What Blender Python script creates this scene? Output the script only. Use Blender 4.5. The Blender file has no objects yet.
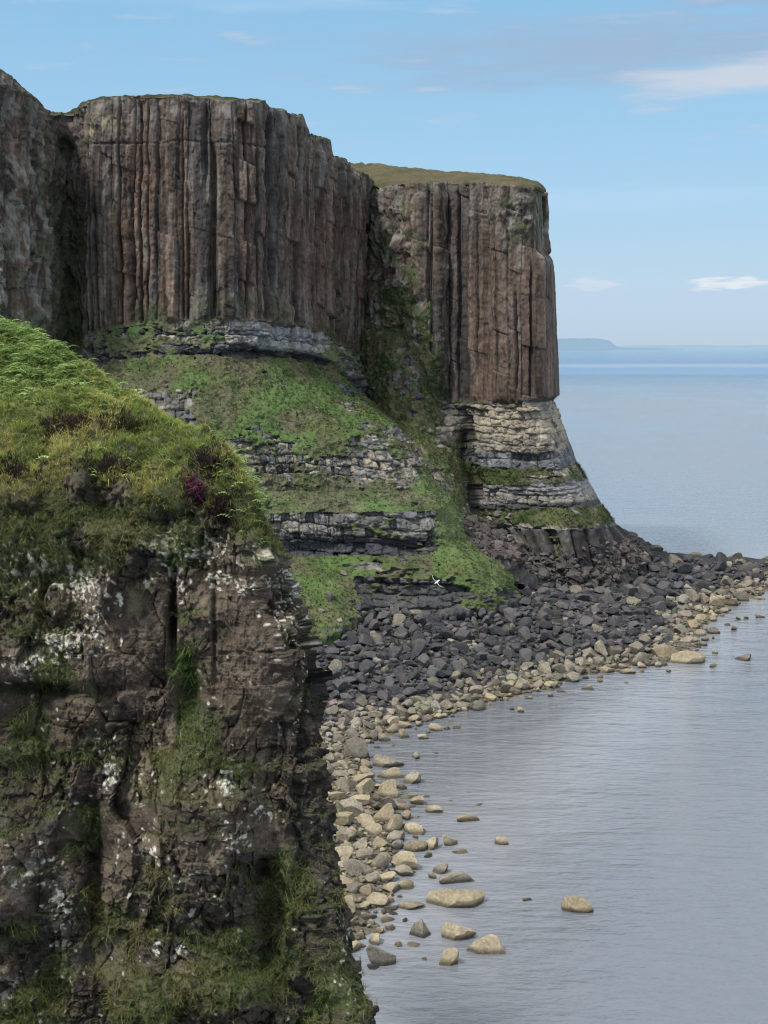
import bpy, math, random
import numpy as np

random.seed(7)
RNG = np.random.default_rng(11)
SC = bpy.context.scene
COL = SC.collection

# ------------------------------------------------------------------ camera model
FPX, EYE, HORIZON = 1500.0, 50.0, 346.0
TH = math.atan((512 - HORIZON) / FPX)
CT, ST = math.cos(TH), math.sin(TH)


def at(px, py, Y):
    """World point seen at pixel px,py at distance Y north of the viewpoint."""
    px, py, Y = np.broadcast_arrays(np.asarray(px, float), np.asarray(py, float), np.asarray(Y, float))
    a = (px - 384) / FPX
    b = -(py - 512) / FPX
    dy = CT + b * ST
    dz = -ST + b * CT
    k = Y / dy
    return np.stack([a * k, Y, EYE + dz * k], -1)


def on_level(px, py, z=0.0):
    b = -(np.asarray(py, float) - 512) / FPX
    k = (z - EYE) / (-ST + b * CT)
    return (np.asarray(px, float) - 384) / FPX * k, k * (CT + b * ST)


def to_px(x, y, z):
    f = y * CT - (z - EYE) * ST
    u = y * ST + (z - EYE) * CT
    return 384 + FPX * x / f, 512 - FPX * u / f


cam = bpy.data.cameras.new('camera')
cam.sensor_width = 36
cam.sensor_fit = 'AUTO'
cam.lens = FPX / 1024 * 36
cam.clip_end = 200000
cam.clip_start = 0.5
cam_o = bpy.data.objects.new('camera', cam)
COL.objects.link(cam_o)
cam_o.location = (0, 0, EYE)
cam_o.rotation_euler = (math.pi / 2 - TH, 0, 0)
SC.camera = cam_o
SC.render.resolution_x, SC.render.resolution_y = 768, 1024

# ------------------------------------------------------------------ noise
def _h(ix, iy, iz, seed=0):
    with np.errstate(over='ignore'):
        n = (ix.astype(np.uint32) * np.uint32(374761393) + iy.astype(np.uint32) * np.uint32(668265263)
             + iz.astype(np.uint32) * np.uint32(2147483647 - 57) + np.uint32((seed * 1274126177 + 12345) & 0xffffffff))
        n = (n ^ (n >> np.uint32(13))) * np.uint32(1274126177)
        n = (n ^ (n >> np.uint32(16))) * np.uint32(2246822519)
        n = n ^ (n >> np.uint32(15))
    return n


def h01(k, seed=0):
    k = np.asarray(k).astype(np.int64)
    z = np.zeros_like(k)
    return _h(k, z + 17, z + seed * 31 + 5, seed).astype(np.float64) / 4294967296.0


def h01b(k, j, seed=0):
    k, j = np.broadcast_arrays(np.asarray(k).astype(np.int64), np.asarray(j).astype(np.int64))
    return _h(k, j, np.zeros_like(k) + 3, seed).astype(np.float64) / 4294967296.0


from concurrent.futures import ThreadPoolExecutor
_POOL = ThreadPoolExecutor(4)
_G = np.array([[1, 1, 0], [-1, 1, 0], [1, -1, 0], [-1, -1, 0], [1, 0, 1], [-1, 0, 1], [1, 0, -1], [-1, 0, -1],
               [0, 1, 1], [0, -1, 1], [0, 1, -1], [0, -1, -1], [1, 1, 0], [-1, 1, 0], [0, -1, 1], [0, -1, -1]], np.float32)
_GX, _GY, _GZ = (np.ascontiguousarray(_G[:, k]) for k in range(3))
_K1, _K2, _K3 = np.uint32(374761393), np.uint32(668265263), np.uint32(2147483647 - 57)


def _mix(n):
    n = (n ^ (n >> np.uint32(13))) * np.uint32(1274126177)
    n = (n ^ (n >> np.uint32(16))) * np.uint32(2246822519)
    return n ^ (n >> np.uint32(15))


def _seedv(seed):
    return np.uint32((seed * 1274126177 + 12345) & 0xffffffff)


def _chunks(fn, P, nout):
    shp = P.shape[:-1]
    Q = np.ascontiguousarray(P, np.float32).reshape(-1, 3)
    if len(Q) < 40000:
        r = fn(Q)
    else:
        parts = list(_POOL.map(fn, [Q[a:a + 24000] for a in range(0, len(Q), 24000)]))
        r = np.concatenate(parts) if nout == 1 else tuple(np.concatenate([p[k] for p in parts]) for k in range(nout))
    if nout == 1:
        return r.reshape(shp)
    return tuple(v.reshape(shp + v.shape[1:]) for v in r)


def _perlin(Q, seed):
    with np.errstate(over='ignore'):
        i = np.floor(Q)
        f = Q - i
        iu = i.astype(np.int32).astype(np.uint32)
        hx = iu[:, 0] * _K1 + _seedv(seed); hy = iu[:, 1] * _K2; hz = iu[:, 2] * _K3
        w = f * f * f * (f * (f * 6 - 15) + 10)
        out = np.zeros(len(Q), np.float32)
        for dx in (0, 1):
            wx = w[:, 0] if dx else 1 - w[:, 0]
            fx = f[:, 0] - dx
            ax = hx + _K1 if dx else hx
            for dy in (0, 1):
                wxy = wx * (w[:, 1] if dy else 1 - w[:, 1])
                fy = f[:, 1] - dy
                ay = ax + (hy + _K2 if dy else hy)
                for dz in (0, 1):
                    g = (_mix(ay + (hz + _K3 if dz else hz)) & np.uint32(15)).astype(np.int32)
                    out += wxy * (w[:, 2] if dz else 1 - w[:, 2]) * (_GX.take(g) * fx + _GY.take(g) * fy + _GZ.take(g) * (f[:, 2] - dz))
    return out


def perlin(P, seed=0):
    return _chunks(lambda q: _perlin(q, seed), np.asarray(P), 1)


def fbm(P, octv=3, seed=0, gain=0.5):
    out, a, q = 0, 1.0, np.asarray(P, np.float32)
    for o in range(octv):
        out = out + a * perlin(q, seed + o * 7)
        q = q * 2.03 + 13.7
        a *= gain
    return out


def ridge(P, octv=3, seed=0):
    out, a, q = 0, 1.0, np.asarray(P, np.float32)
    for o in range(octv):
        out = out + a * (1 - 2.2 * np.abs(perlin(q, seed + o * 7)))
        q = q * 2.07 + 5.1
        a *= 0.5
    return out - 0.9


def _cellular(Q, seed, box, jitter):
    with np.errstate(over='ignore'):
        i = np.floor(Q)
        f = Q - i
        iu = i.astype(np.int32).astype(np.uint32)
        hx = iu[:, 0] * _K1 + _seedv(seed); hy = iu[:, 1] * _K2; hz = iu[:, 2] * _K3
        n_ = len(Q)
        F1 = np.full(n_, 9.0, np.float32); F2 = F1.copy()
        cell = np.zeros(n_, np.uint32); D = np.zeros((n_, 3), np.float32)
        off = np.float32(0.5 - jitter / 2)
        sc = np.float32(jitter / 1023)
        for dx in (-1, 0, 1):
            for dy in (-1, 0, 1):
                for dz in (-1, 0, 1):
                    n = _mix(hx + np.uint32(dx % 4294967296) * _K1 + hy + np.uint32(dy % 4294967296) * _K2 + hz + np.uint32(dz % 4294967296) * _K3)
                    ex = f[:, 0] - dx - off - sc * (n & np.uint32(1023)).astype(np.float32)
                    ey = f[:, 1] - dy - off - sc * ((n >> np.uint32(10)) & np.uint32(1023)).astype(np.float32)
                    ez = f[:, 2] - dz - off - sc * ((n >> np.uint32(20)) & np.uint32(1023)).astype(np.float32)
                    d = np.sqrt(ex * ex + ey * ey + ez * ez)
                    if box:
                        d = 0.25 * d + 0.75 * np.maximum(np.maximum(np.abs(ex), np.abs(ey)), np.abs(ez))
                    m = d < F1
                    F2 = np.where(m, F1, np.minimum(F2, d))
                    cell = np.where(m, n, cell)
                    D[m] = np.stack([ex[m], ey[m], ez[m]], -1)
                    F1 = np.where(m, d, F1)
        n2 = _mix(cell + np.uint32(77))
        hh = np.stack([(n2 & np.uint32(1023)), (n2 >> np.uint32(10)) & np.uint32(1023), (n2 >> np.uint32(20)) & np.uint32(1023)], -1).astype(np.float32) / 1023
    return F1, F2, hh, D


def voronoi(P, seed=0):
    """F1 distance, F2 distance, cell value."""
    F1, F2, hh, D = _chunks(lambda q: _cellular(q, seed, False, 1.0), np.asarray(P), 4)
    return F1, F2, hh[..., 0]


def blocks(P, seed, tilt=0.9, crack=0.05):
    """Broken blocks: every cell has its own depth and its own tilted flat face. Returns relief (about -0.5..0.5), joint mask, cell hash."""
    F1, F2, hh, D = _chunks(lambda q: _cellular(q, seed, True, 0.85), np.asarray(P), 4)
    d = (hh[..., 0] - 0.5) + tilt * ((hh[..., 1] - 0.5) * (D[..., 0] + 0.5 * D[..., 1]) + (hh[..., 2] - 0.45) * D[..., 2])
    j = np.exp(-((F2 - F1) / crack) ** 2)
    return d, j, hh


def sst(a, b, x):
    t = np.clip((x - a) / (b - a), 0, 1)
    return t * t * (3 - 2 * t)


def lerp(a, b, t):
    return a + (b - a) * t


def cmix(c, colour, t):
    return c + (np.asarray(colour, np.float32) - c) * t[..., None]


# ------------------------------------------------------------------ mesh helpers
def mesh_from(name, V, F, mat, colour=None, parent=None, smooth=True, origin=None):
    V = np.ascontiguousarray(V, np.float32).reshape(-1, 3)
    if origin is not None:
        V = V - np.asarray(origin, np.float32)
    F = np.ascontiguousarray(F, np.int32)
    n, k = F.shape
    me = bpy.data.meshes.new(name)
    me.vertices.add(len(V))
    me.vertices.foreach_set('co', V.ravel())
    me.loops.add(n * k)
    me.loops.foreach_set('vertex_index', F.ravel())
    me.polygons.add(n)
    me.polygons.foreach_set('loop_start', np.arange(0, n * k, k, dtype=np.int32))
    me.polygons.foreach_set('use_smooth', np.full(n, smooth))
    me.update(calc_edges=True)
    if colour is not None:
        c = np.ones((len(V), 4), np.float32)
        c[:, :3] = np.clip(colour.reshape(-1, 3), 0, 1)
        at_ = me.attributes.new('tint', 'FLOAT_COLOR', 'POINT')
        at_.data.foreach_set('color', c.ravel())
    me.materials.append(mat)
    o = bpy.data.objects.new(name, me)
    COL.objects.link(o)
    if parent is not None:
        o.parent = parent
    return o


def grid_faces(ni, nj):
    a = (np.arange(ni - 1)[:, None] * nj + np.arange(nj - 1)[None, :]).ravel()
    return np.stack([a, a + nj, a + nj + 1, a + 1], -1)


def grid_mesh(name, P, C, mat, parent=None, smooth=True, origin=None, keep=None):
    F = grid_faces(P.shape[0], P.shape[1])
    if keep is not None:
        F = F[keep.ravel()]
    return mesh_from(name, P, F, mat, C, parent, smooth, origin)


def tag(o, label=None, cat=None, group=None, kind=None):
    if label: o['label'] = label
    if cat: o['category'] = cat
    if group: o['group'] = group
    if kind: o['kind'] = kind
    return o


def empty(name, loc):
    o = bpy.data.objects.new(name, None)
    o.empty_display_size = 1
    COL.objects.link(o)
    o.location = loc
    return o


def normals(P):
    du = np.gradient(P, axis=1)
    dv = np.gradient(P, axis=0)
    n = np.cross(du, dv)
    n /= np.linalg.norm(n, axis=-1, keepdims=True) + 1e-9
    return n


# ------------------------------------------------------------------ materials
def nodes_of(name):
    m = bpy.data.materials.new(name)
    m.use_nodes = True
    nt = m.node_tree
    nt.nodes.clear()
    return m, nt


def N(nt, t, **kw):
    n = nt.nodes.new(t)
    for k, v in kw.items():
        setattr(n, k, v)
    return n


def surface_mat(name, rough=0.9, spec=0.25, s1=1.5, s2=9.0, bump=0.25, bdist=0.1, contrast=(0.7, 1.3), stretch=(1, 1, 1),
                base=None, two=None, wet=False):
    m, nt = nodes_of(name)
    L = nt.links.new
    out = N(nt, 'ShaderNodeOutputMaterial')
    bs = N(nt, 'ShaderNodeBsdfPrincipled')
    bs.inputs['Roughness'].default_value = rough
    bs.inputs['Specular IOR Level'].default_value = spec
    geo = N(nt, 'ShaderNodeNewGeometry')
    mp = N(nt, 'ShaderNodeMapping')
    mp.inputs['Scale'].default_value = stretch
    L(geo.outputs['Position'], mp.inputs['Vector'])
    n1 = N(nt, 'ShaderNodeTexNoise'); n1.inputs['Scale'].default_value = s1; n1.inputs['Detail'].default_value = 6
    n1.inputs['Roughness'].default_value = 0.65
    n2 = N(nt, 'ShaderNodeTexNoise'); n2.inputs['Scale'].default_value = s2; n2.inputs['Detail'].default_value = 4
    L(mp.outputs[0], n1.inputs['Vector']); L(mp.outputs[0], n2.inputs['Vector'])
    add = N(nt, 'ShaderNodeMath', operation='ADD'); L(n1.outputs['Fac'], add.inputs[0]); L(n2.outputs['Fac'], add.inputs[1])
    mr = N(nt, 'ShaderNodeMapRange'); L(add.outputs[0], mr.inputs['Value'])
    mr.inputs['From Min'].default_value = 0.7; mr.inputs['From Max'].default_value = 1.3
    mr.inputs['To Min'].default_value = contrast[0]; mr.inputs['To Max'].default_value = contrast[1]
    if base is None:
        a = N(nt, 'ShaderNodeAttribute'); a.attribute_name = 'tint'
        src = a.outputs['Color']
    else:
        mx = N(nt, 'ShaderNodeMix', data_type='RGBA')
        mx.inputs[6].default_value = (*base, 1); mx.inputs[7].default_value = (*(two or base), 1)
        oi = N(nt, 'ShaderNodeObjectInfo')
        L(oi.outputs['Random'], mx.inputs[0])
        src = mx.outputs[2]
    vm = N(nt, 'ShaderNodeVectorMath', operation='SCALE'); L(src, vm.inputs[0]); L(mr.outputs[0], vm.inputs['Scale'])
    if wet:                                    # stone darkened by the water up to the splash line
        sx_ = N(nt, 'ShaderNodeSeparateXYZ'); L(geo.outputs['Position'], sx_.inputs[0])
        wn = N(nt, 'ShaderNodeMath', operation='MULTIPLY_ADD'); L(n1.outputs['Fac'], wn.inputs[0]); wn.inputs[1].default_value = -0.35; L(sx_.outputs['Z'], wn.inputs[2])
        wr = N(nt, 'ShaderNodeMapRange'); L(wn.outputs[0], wr.inputs['Value']); wr.inputs['From Min'].default_value = 0.02; wr.inputs['From Max'].default_value = 0.36
        wr.inputs['To Min'].default_value = 0.33; wr.inputs['To Max'].default_value = 1.0
        v2 = N(nt, 'ShaderNodeVectorMath', operation='SCALE'); L(vm.outputs[0], v2.inputs[0]); L(wr.outputs[0], v2.inputs['Scale'])
        vm = v2
    L(vm.outputs[0], bs.inputs['Base Color'])
    if bump:
        b = N(nt, 'ShaderNodeBump'); b.inputs['Strength'].default_value = bump; b.inputs['Distance'].default_value = bdist
        L(add.outputs[0], b.inputs['Height']); L(b.outputs[0], bs.inputs['Normal'])
    L(bs.outputs[0], out.inputs[0])
    return m


M_FAR_ROCK = surface_mat('basalt_far', s1=0.5, s2=2.2, bump=0.5, bdist=0.3, contrast=(0.6, 1.4), stretch=(1, 1, 0.45))
M_FAR_STRATA = surface_mat('strata_far', s1=0.5, s2=2.2, bump=0.5, bdist=0.3, contrast=(0.65, 1.35), stretch=(1, 1, 2.0))
M_FAR_TURF = surface_mat('turf_far', s1=0.45, s2=2.6, bump=0.5, bdist=0.3, contrast=(0.72, 1.28), rough=1.0, spec=0.05)
M_NEAR_ROCK = surface_mat('basalt_near', s1=3.5, s2=22, bump=0.8, bdist=0.07, contrast=(0.5, 1.5), spec=0.15)
def leafy(m, amount=0.4):
    nt = m.node_tree
    bs = next(n for n in nt.nodes if n.type == 'BSDF_PRINCIPLED'); out = next(n for n in nt.nodes if n.type == 'OUTPUT_MATERIAL')
    t = nt.nodes.new('ShaderNodeBsdfTranslucent'); mx = nt.nodes.new('ShaderNodeMixShader'); mx.inputs[0].default_value = amount
    nt.links.new(bs.inputs['Base Color'].links[0].from_socket, t.inputs['Color'])
    nt.links.new(bs.outputs[0], mx.inputs[1]); nt.links.new(t.outputs[0], mx.inputs[2]); nt.links.new(mx.outputs[0], out.inputs[0])
    return m


M_BLADE = surface_mat('grass_blades', s1=0.6, s2=3, bump=0, contrast=(0.75, 1.25), rough=0.85, spec=0.1)
leafy(M_BLADE)
M_BEACH = surface_mat('shingle', s1=0.5, s2=2.0, bump=0.6, bdist=0.3, contrast=(0.5, 1.4))
M_STONES = surface_mat('stones_tinted', wet=True, s1=0.9, s2=4, bump=0.5, bdist=0.15, contrast=(0.65, 1.35))
M_B_DARK = surface_mat('boulder_dark', wet=True, s1=0.9, s2=4, bump=0.5, bdist=0.15, contrast=(0.6, 1.4), base=(0.05, 0.05, 0.055), two=(0.115, 0.108, 0.105))
M_B_GREY = surface_mat('boulder_grey', wet=True, s1=0.9, s2=4, bump=0.5, bdist=0.15, contrast=(0.6, 1.4), base=(0.15, 0.135, 0.108), two=(0.26, 0.23, 0.175))
M_B_TAN = surface_mat('boulder_tan', wet=True, s1=0.7, s2=4, bump=0.5, bdist=0.15, contrast=(0.6, 1.35), base=(0.26, 0.215, 0.14), two=(0.34, 0.29, 0.20))

# ------------------------------------------------------------------ lofts
def rail_xyz(rail, U):
    r = np.array(rail, float)
    px = np.interp(U, r[:, 0], r[:, 1]); py = np.interp(U, r[:, 0], r[:, 2]); Y = np.interp(U, r[:, 0], r[:, 3])
    k = np.array([1, 2, 3, 2, 1], float); k /= k.sum()

    def sm(v, n=2):
        for _ in range(n):
            v = np.convolve(np.pad(v, 2, mode='edge'), k, 'valid')
        return v
    return at(sm(px), sm(py), sm(Y, 4)), sm(px), sm(py)


def loft(rails, rows, U):
    """rows[i] = number of rows between rail i and i+1. Returns P, row zone coordinate (rail index + fraction)."""
    R = [rail_xyz(r, U)[0] for r in rails]
    P, Z = [], []
    for i, n in enumerate(rows):
        t = np.linspace(0, 1, n, endpoint=False)
        P.append(R[i][None] * (1 - t)[:, None, None] + R[i + 1][None] * t[:, None, None])
        Z.append(i + t)
    P.append(R[-1][None]); Z.append(np.array([len(rows)], float))
    return np.concatenate(P), np.concatenate(Z)


def blobs(px, py, L):
    out = np.zeros_like(px)
    for cx, cy, sx, sy, a in L:
        out = out + a * np.exp(-((px - cx) / sx) ** 2 - ((py - cy) / sy) ** 2)
    return out


class Cells:
    def __init__(self, lo, hi, wmin, wmax, seed):
        r = np.random.default_rng(seed)
        w = r.uniform(wmin, wmax, int((hi - lo) / wmin) + 4)
        self.b = lo + np.concatenate([[0], np.cumsum(w)])
        self.n = len(w)

    def look(self, s):
        k = np.clip(np.searchsorted(self.b, s) - 1, 0, self.n - 1)
        a, b = self.b[k], self.b[k + 1]
        w = b - a
        t = np.clip((s - (a + b) / 2) / (w / 2), -1, 1)
        return k, t, w


def columns(S, z, P, cells, seed, joint=None, relief=1.0):
    """Basalt column relief (metres, outward) for arc length S and height z; also returns the column id and crack mask."""
    s = S + 0.45 * perlin(np.stack([S * 0.15, z * 0.06, S * 0], -1), seed) + 0.12 * perlin(np.stack([S * 0.8, z * 0.5, S * 0], -1), seed + 9)
    k, t, w = cells.look(s)
    stren = h01(k + (t > 0), seed + 10) ** 1.6            # some joints are open, most are hairlines
    prof = 0.30 * w * (1 - np.clip(np.abs(t) - 0.45, 0, 1) * 1.9 * (0.2 + 0.9 * stren)) + (h01(k, seed + 15) - 0.5) * t * w * 0.42
    g = np.floor((s + 1.7 * h01(k // 4, seed + 12)) / 7.0)
    off = (h01(k, seed) - 0.5) * 0.7 + (h01(k // 3, seed + 13) - 0.5) * 1.5 - 1.6 * (h01(k, seed + 1) > 0.91) + 1.0 * perlin(np.stack([S * 0.05, z * 0.015, S * 0 + 3.3], -1), seed + 5)
    hk = 6 + 22 * h01(k, seed + 2)
    zz = (z + 40 * h01(k, seed + 3) + 0.6 * t) / hk
    j = np.floor(zz)
    jf = zz - j
    boff = (h01b(k, j, seed + 4) - 0.5) * 1.0 - 1.3 * (h01b(k, j, seed + 6) > 0.92) + (h01b(k, j, seed + 17) - 0.5) * (jf - 0.5) * 0.5
    jd = np.minimum(jf, 1 - jf) * hk
    crack_v = np.exp(-((1 - np.abs(t)) * w / 2 / (0.09 + 0.14 * stren)) ** 2) * (0.15 + 1.2 * stren)
    crack_h = np.exp(-(jd / 0.16) ** 2) * (h01b(k, j, seed + 7) > 0.5) * 0.5
    chip = fbm(P * np.array([0.9, 0.9, 0.35]), 3, seed + 14)
    d = relief * (prof + off + boff - crack_v * 0.9 - crack_h * 0.6) + 0.22 * chip - 0.5
    if joint is not None:
        d = d - 0.45 * np.exp(-((z - joint) / 0.22) ** 2) * sst(-0.15, 0.15, perlin(np.stack([S * 0.08, S * 0, S * 0 + 4], -1), seed))
    return d, k, j, np.clip(crack_v * 0.7 + crack_h, 0, 1)


def strata(S, z, P, lay, seed, bw=2.2):
    """Broken bedded ledges: layers that thicken, pinch out and break into blocks of uneven size."""
    zz = z + 0.9 * perlin(np.stack([S * 0.07, S * 0, z * 0.05], -1), seed) + 0.35 * fbm(P * 0.35, 3, seed + 11)
    k, t, w = lay.look(zz)
    off = (h01(k, seed) - 0.5) * 0.9 + 0.8 * perlin(np.stack([S * 0.13, k * 7.7, S * 0], -1), seed + 12)
    prof = -0.3 * np.clip(np.abs(t) - 0.6, 0, 1) * 2
    bwk = bw * (0.35 + 1.1 * h01(k, seed + 1))
    ss = (S + 0.5 * perlin(np.stack([S * 0.5, z * 0.5, S * 0], -1), seed + 3)) / bwk + h01(k, seed + 2) * 9
    ss = ss + 0.6 * perlin(np.stack([ss * 0.7, k * 3.1, S * 0], -1), seed + 13)
    j = np.floor(ss)
    jd = np.minimum(ss - j, 1 - ss + j) * bwk
    gone = h01b(k, j, seed + 14) > 0.80
    boff = (h01b(k, j, seed + 4) - 0.5) * 0.9 - 1.0 * gone
    cr = np.exp(-(jd / 0.13) ** 2) * (0.2 + 0.6 * h01b(k, j, seed + 15))
    layer_crack = np.exp(-((1 - np.abs(t)) * w / 2 / 0.12) ** 2) * np.clip(0.6 + 0.9 * perlin(np.stack([S * 0.25, k * 5.3, S * 0], -1), seed + 16), 0, 1)
    F1, F2, cv = voronoi(P * np.array([0.62, 0.62, 0.95]), seed + 17)
    rub = (cv - 0.5) * 0.8 - 0.4 * np.exp(-((F2 - F1) / 0.1) ** 2)
    return off + prof + boff - 0.45 * cr - 0.5 * layer_crack + 0.7 * rub, k, j + (cv * 5).astype(int) * 1000, np.clip(cr + layer_crack, 0, 1)


def arc_of(P):
    mid = P[P.shape[0] // 3]
    d = np.linalg.norm(np.diff(mid[:, :2], axis=0), axis=1)
    return np.concatenate([[0], np.cumsum(d)])


def hnorm(P):
    n = normals(P)
    view = P - np.array([0, 0, EYE])
    s = np.sign(-(n * view).sum(-1))
    n = n * np.where(s == 0, 1, s)[..., None]
    return n


GREEN = np.array((0.068, 0.090, 0.039)); GREEN2 = np.array((0.108, 0.122, 0.056)); OLIVE = np.array((0.112, 0.104, 0.064))
BROWN = np.array((0.086, 0.068, 0.057)); RUST = np.array((0.122, 0.082, 0.062)); GREYP = np.array((0.20, 0.185, 0.165))
DARK = np.array((0.028, 0.027, 0.028)); BEIGE = np.array((0.33, 0.285, 0.215)); SLATE = np.array((0.125, 0.130, 0.135))


def column_colour(P, S, k, j, crack, seed, dtop):
    b = np.broadcast_to(BROWN, P.shape).astype(np.float32).copy()
    b = cmix(b, RUST, np.clip(h01(k, seed + 20) * 1.3 - 0.35, 0, 1))
    b = b * (0.78 + 0.45 * h01b(k, j, seed + 21))[..., None]
    st = fbm(np.stack([S * 0.9, P[..., 2] * 0.045, S * 0], -1), 3, seed + 22)
    b = b * (1 + 0.95 * st)[..., None]
    b = cmix(b, DARK * 1.2, sst(0.0, 0.38, fbm(np.stack([S * 0.33, P[..., 2] * 0.03, S * 0 + 31], -1), 3, seed + 27)) * 0.7)
    b = b * (1 + 0.35 * fbm(P * 1.3, 3, seed + 28))[..., None]
    b = cmix(b, GREYP, np.clip(sst(0.12, 0.5, fbm(np.stack([S * 0.7, P[..., 2] * 0.08, S * 0 + 9], -1), 3, seed + 23)) * 0.5, 0, 1))
    top = np.exp(-np.clip(dtop, 0, 99) / 3.5)
    b = cmix(b, GREYP * 1.1, top * np.clip(0.25 + 1.3 * perlin(P * 0.4, seed + 24), 0, 0.8))
    b = cmix(b, DARK, np.clip(crack * 0.55, 0, 1))
    return b


def turf_colour(P, seed, bright=1.0):
    g = np.broadcast_to(GREEN, P.shape).astype(np.float32).copy()
    g = cmix(g, GREEN2, sst(-0.2, 0.35, fbm(P * 0.11, 3, seed)))
    g = cmix(g, OLIVE, sst(0.0, 0.4, fbm(P * 0.22 + 7, 3, seed + 3)) * 0.8)
    g = g * (1 + 0.3 * fbm(P * 0.9, 2, seed + 5))[..., None] * bright
    return g


# ================================================================== BASTION CLIFF (left and centre)
def build_bastion():
    E = 2
    r0 = [(-80, -80, 58, 255), (-40, -40, 62, 256), (0, 0, 68, 258), (12, 12, 77, 260), (25, 25, 90, 263), (40, 40, 102, 266), (46, 45, 108, 270), (50, 49, 112, 276),
          (66, 66, 113, 284), (76, 77, 108, 282), (82, 82, 103, 280), (90, 90, 100, 277), (100, 100, 97, 276), (140, 140, 95, 274), (180, 180, 95, 272), (230, 230, 97, 272), (255, 255, 100, 274),
          (264, 264, 101, 276), (266, 266, 107, 277), (285, 285, 109, 283), (287, 287, 113, 284), (303, 303, 115, 290), (305, 305, 120, 290.5), (307, 308, 134, 292), (318, 318, 136, 296), (331, 331, 140, 302), (333, 333, 156, 303), (346, 346, 158, 310),
          (352, 352, 168, 315), (366, 368, 176, 322), (376, 378, 184, 330), (400, 382, 188, 345), (420, 384, 190, 365)]
    back = [(u, px, py + 3, Y + 45) for u, px, py, Y in r0]
    back2 = [(u, px, py + 230, Y + 48) for u, px, py, Y in r0]
    r1 = [(-80, -80, 325, 251), (0, 2, 330, 254), (46, 50, 345, 265), (50, 55, 348, 274), (66, 67, 350, 281), (76, 80, 345, 279), (82, 84, 338, 275), (100, 101, 332, 274),
          (140, 141, 324, 272), (180, 180, 322, 270), (230, 230, 320, 270), (266, 266, 322, 275), (305, 304, 327, 288), (330, 329, 337, 299),
          (352, 351, 352, 312), (366, 367, 366, 319), (376, 377, 372, 326), (400, 382, 372, 341), (420, 385, 372, 361)]
    r2 = [(-80, -80, 352, 249), (0, 2, 356, 252), (50, 56, 372, 271), (66, 67, 374, 278), (82, 84, 362, 274), (100, 101, 356, 273), (140, 141, 350, 271), (180, 180, 348, 269), (230, 230, 348, 269),
          (266, 266, 350, 273.5), (305, 305, 353, 284), (330, 331, 360, 294), (352, 354, 378, 304), (366, 368, 390, 311), (376, 378, 396, 318), (400, 384, 396, 334), (420, 387, 396, 355)]
    r3 = [(u, px, py + 7, Y + (1.3 if 225 < u < 332 else -0.8)) for u, px, py, Y in r2]
    r4 = [(-80, -80, 440, 235), (80, 80, 445, 246), (140, 140, 443, 250), (200, 200, 441, 254), (245, 245, 438, 258), (285, 287, 440, 260), (330, 335, 440, 263), (352, 376, 432, 268),
          (366, 388, 428, 275), (376, 396, 426, 284), (400, 402, 424, 310), (420, 404, 424, 345)]
    r5 = [(-80, -80, 492, 232), (80, 80, 494, 243), (200, 200, 492, 252), (245, 245, 490, 255.5), (330, 345, 492, 259), (352, 402, 488, 262), (366, 420, 480, 268),
          (376, 428, 474, 280), (400, 434, 470, 305), (420, 436, 470, 335)]
    r6 = [(-80, -80, 515, 229), (80, 80, 516, 239), (245, 245, 514, 252), (330, 345, 512, 255), (352, 424, 512, 257), (366, 440, 508, 260), (376, 450, 500, 272), (400, 456, 496, 298), (420, 458, 496, 325)]
    r7 = [(-80, -80, 556, 227), (80, 80, 556, 238), (245, 245, 556, 250.5), (330, 350, 556, 253), (352, 430, 555, 254.5), (366, 449, 541, 258), (376, 467, 537, 267), (400, 475, 535, 290), (420, 477, 535, 315)]
    r8 = [(-80, -80, 575, 223), (80, 80, 575, 234), (245, 245, 572, 246), (285, 300, 572, 246), (330, 352, 576, 248.5), (352, 440, 580, 250), (366, 480, 570, 254), (376, 502, 571, 262), (400, 508, 570, 285), (420, 510, 565, 310)]
    r9 = [(-80, -80, 650, 215), (80, 80, 650, 226), (245, 245, 655, 212), (285, 305, 648, 220), (310, 342, 630, 229), (325, 362, 614, 240), (335, 380, 612, 245), (352, 445, 613, 246.5), (366, 500, 608, 251), (376, 521, 597, 261), (400, 526, 592, 282), (420, 528, 585, 305)]
    r10 = [(u, px, py + 25, Y - 1) for u, px, py, Y in r9]
    U = np.concatenate([np.linspace(-80, 48, 150, endpoint=False), np.linspace(48, 82, 110, endpoint=False), np.linspace(82, 262, 330, endpoint=False),
                        np.linspace(262, 380, 330, endpoint=False), np.linspace(380, 420, 60)])
    rails = [back2, back, r0, r1, r2, r3, r4, r5, r6, r7, r8, r9, r10]
    rows = [4, 14, 330, 46, 12, 120, 76, 32, 64, 34, 50, 6]
    P, Z = loft(rails, rows, U)
    Sx = arc_of(P[18:18 + 330])
    S = np.broadcast_to(Sx, P.shape[:2]).copy()
    Zr = np.broadcast_to(Z[:, None], P.shape[:2])
    Ug = np.broadcast_to(U, P.shape[:2])
    z = P[..., 2]
    n = hnorm(P)
    nh = n.copy(); nh[..., 2] *= 0.0
    nh /= np.linalg.norm(nh, axis=-1, keepdims=True) + 1e-6
    px, py = to_px(P[..., 0], P[..., 1], P[..., 2])
    # ---- zone weights
    is_col = ((Zr >= 2) & (Zr < 3)).astype(float)
    w_col = sst(1.985, 2.01, Zr) * (1 - sst(2.975, 3.005, Zr))
    buttress = 1 - sst(44, 60, Ug)
    gully = np.exp(-((Ug - 64) / 13.0) ** 2)
    cells = Cells(-5, Sx[-1] + 5, 1.0, 4.4, 5)
    zj = 86.0 - (S - S[0, 400]) * 0.01 + 0.7 * perlin(np.stack([S * 0.2, S * 0, S * 0], -1), 8)
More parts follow.
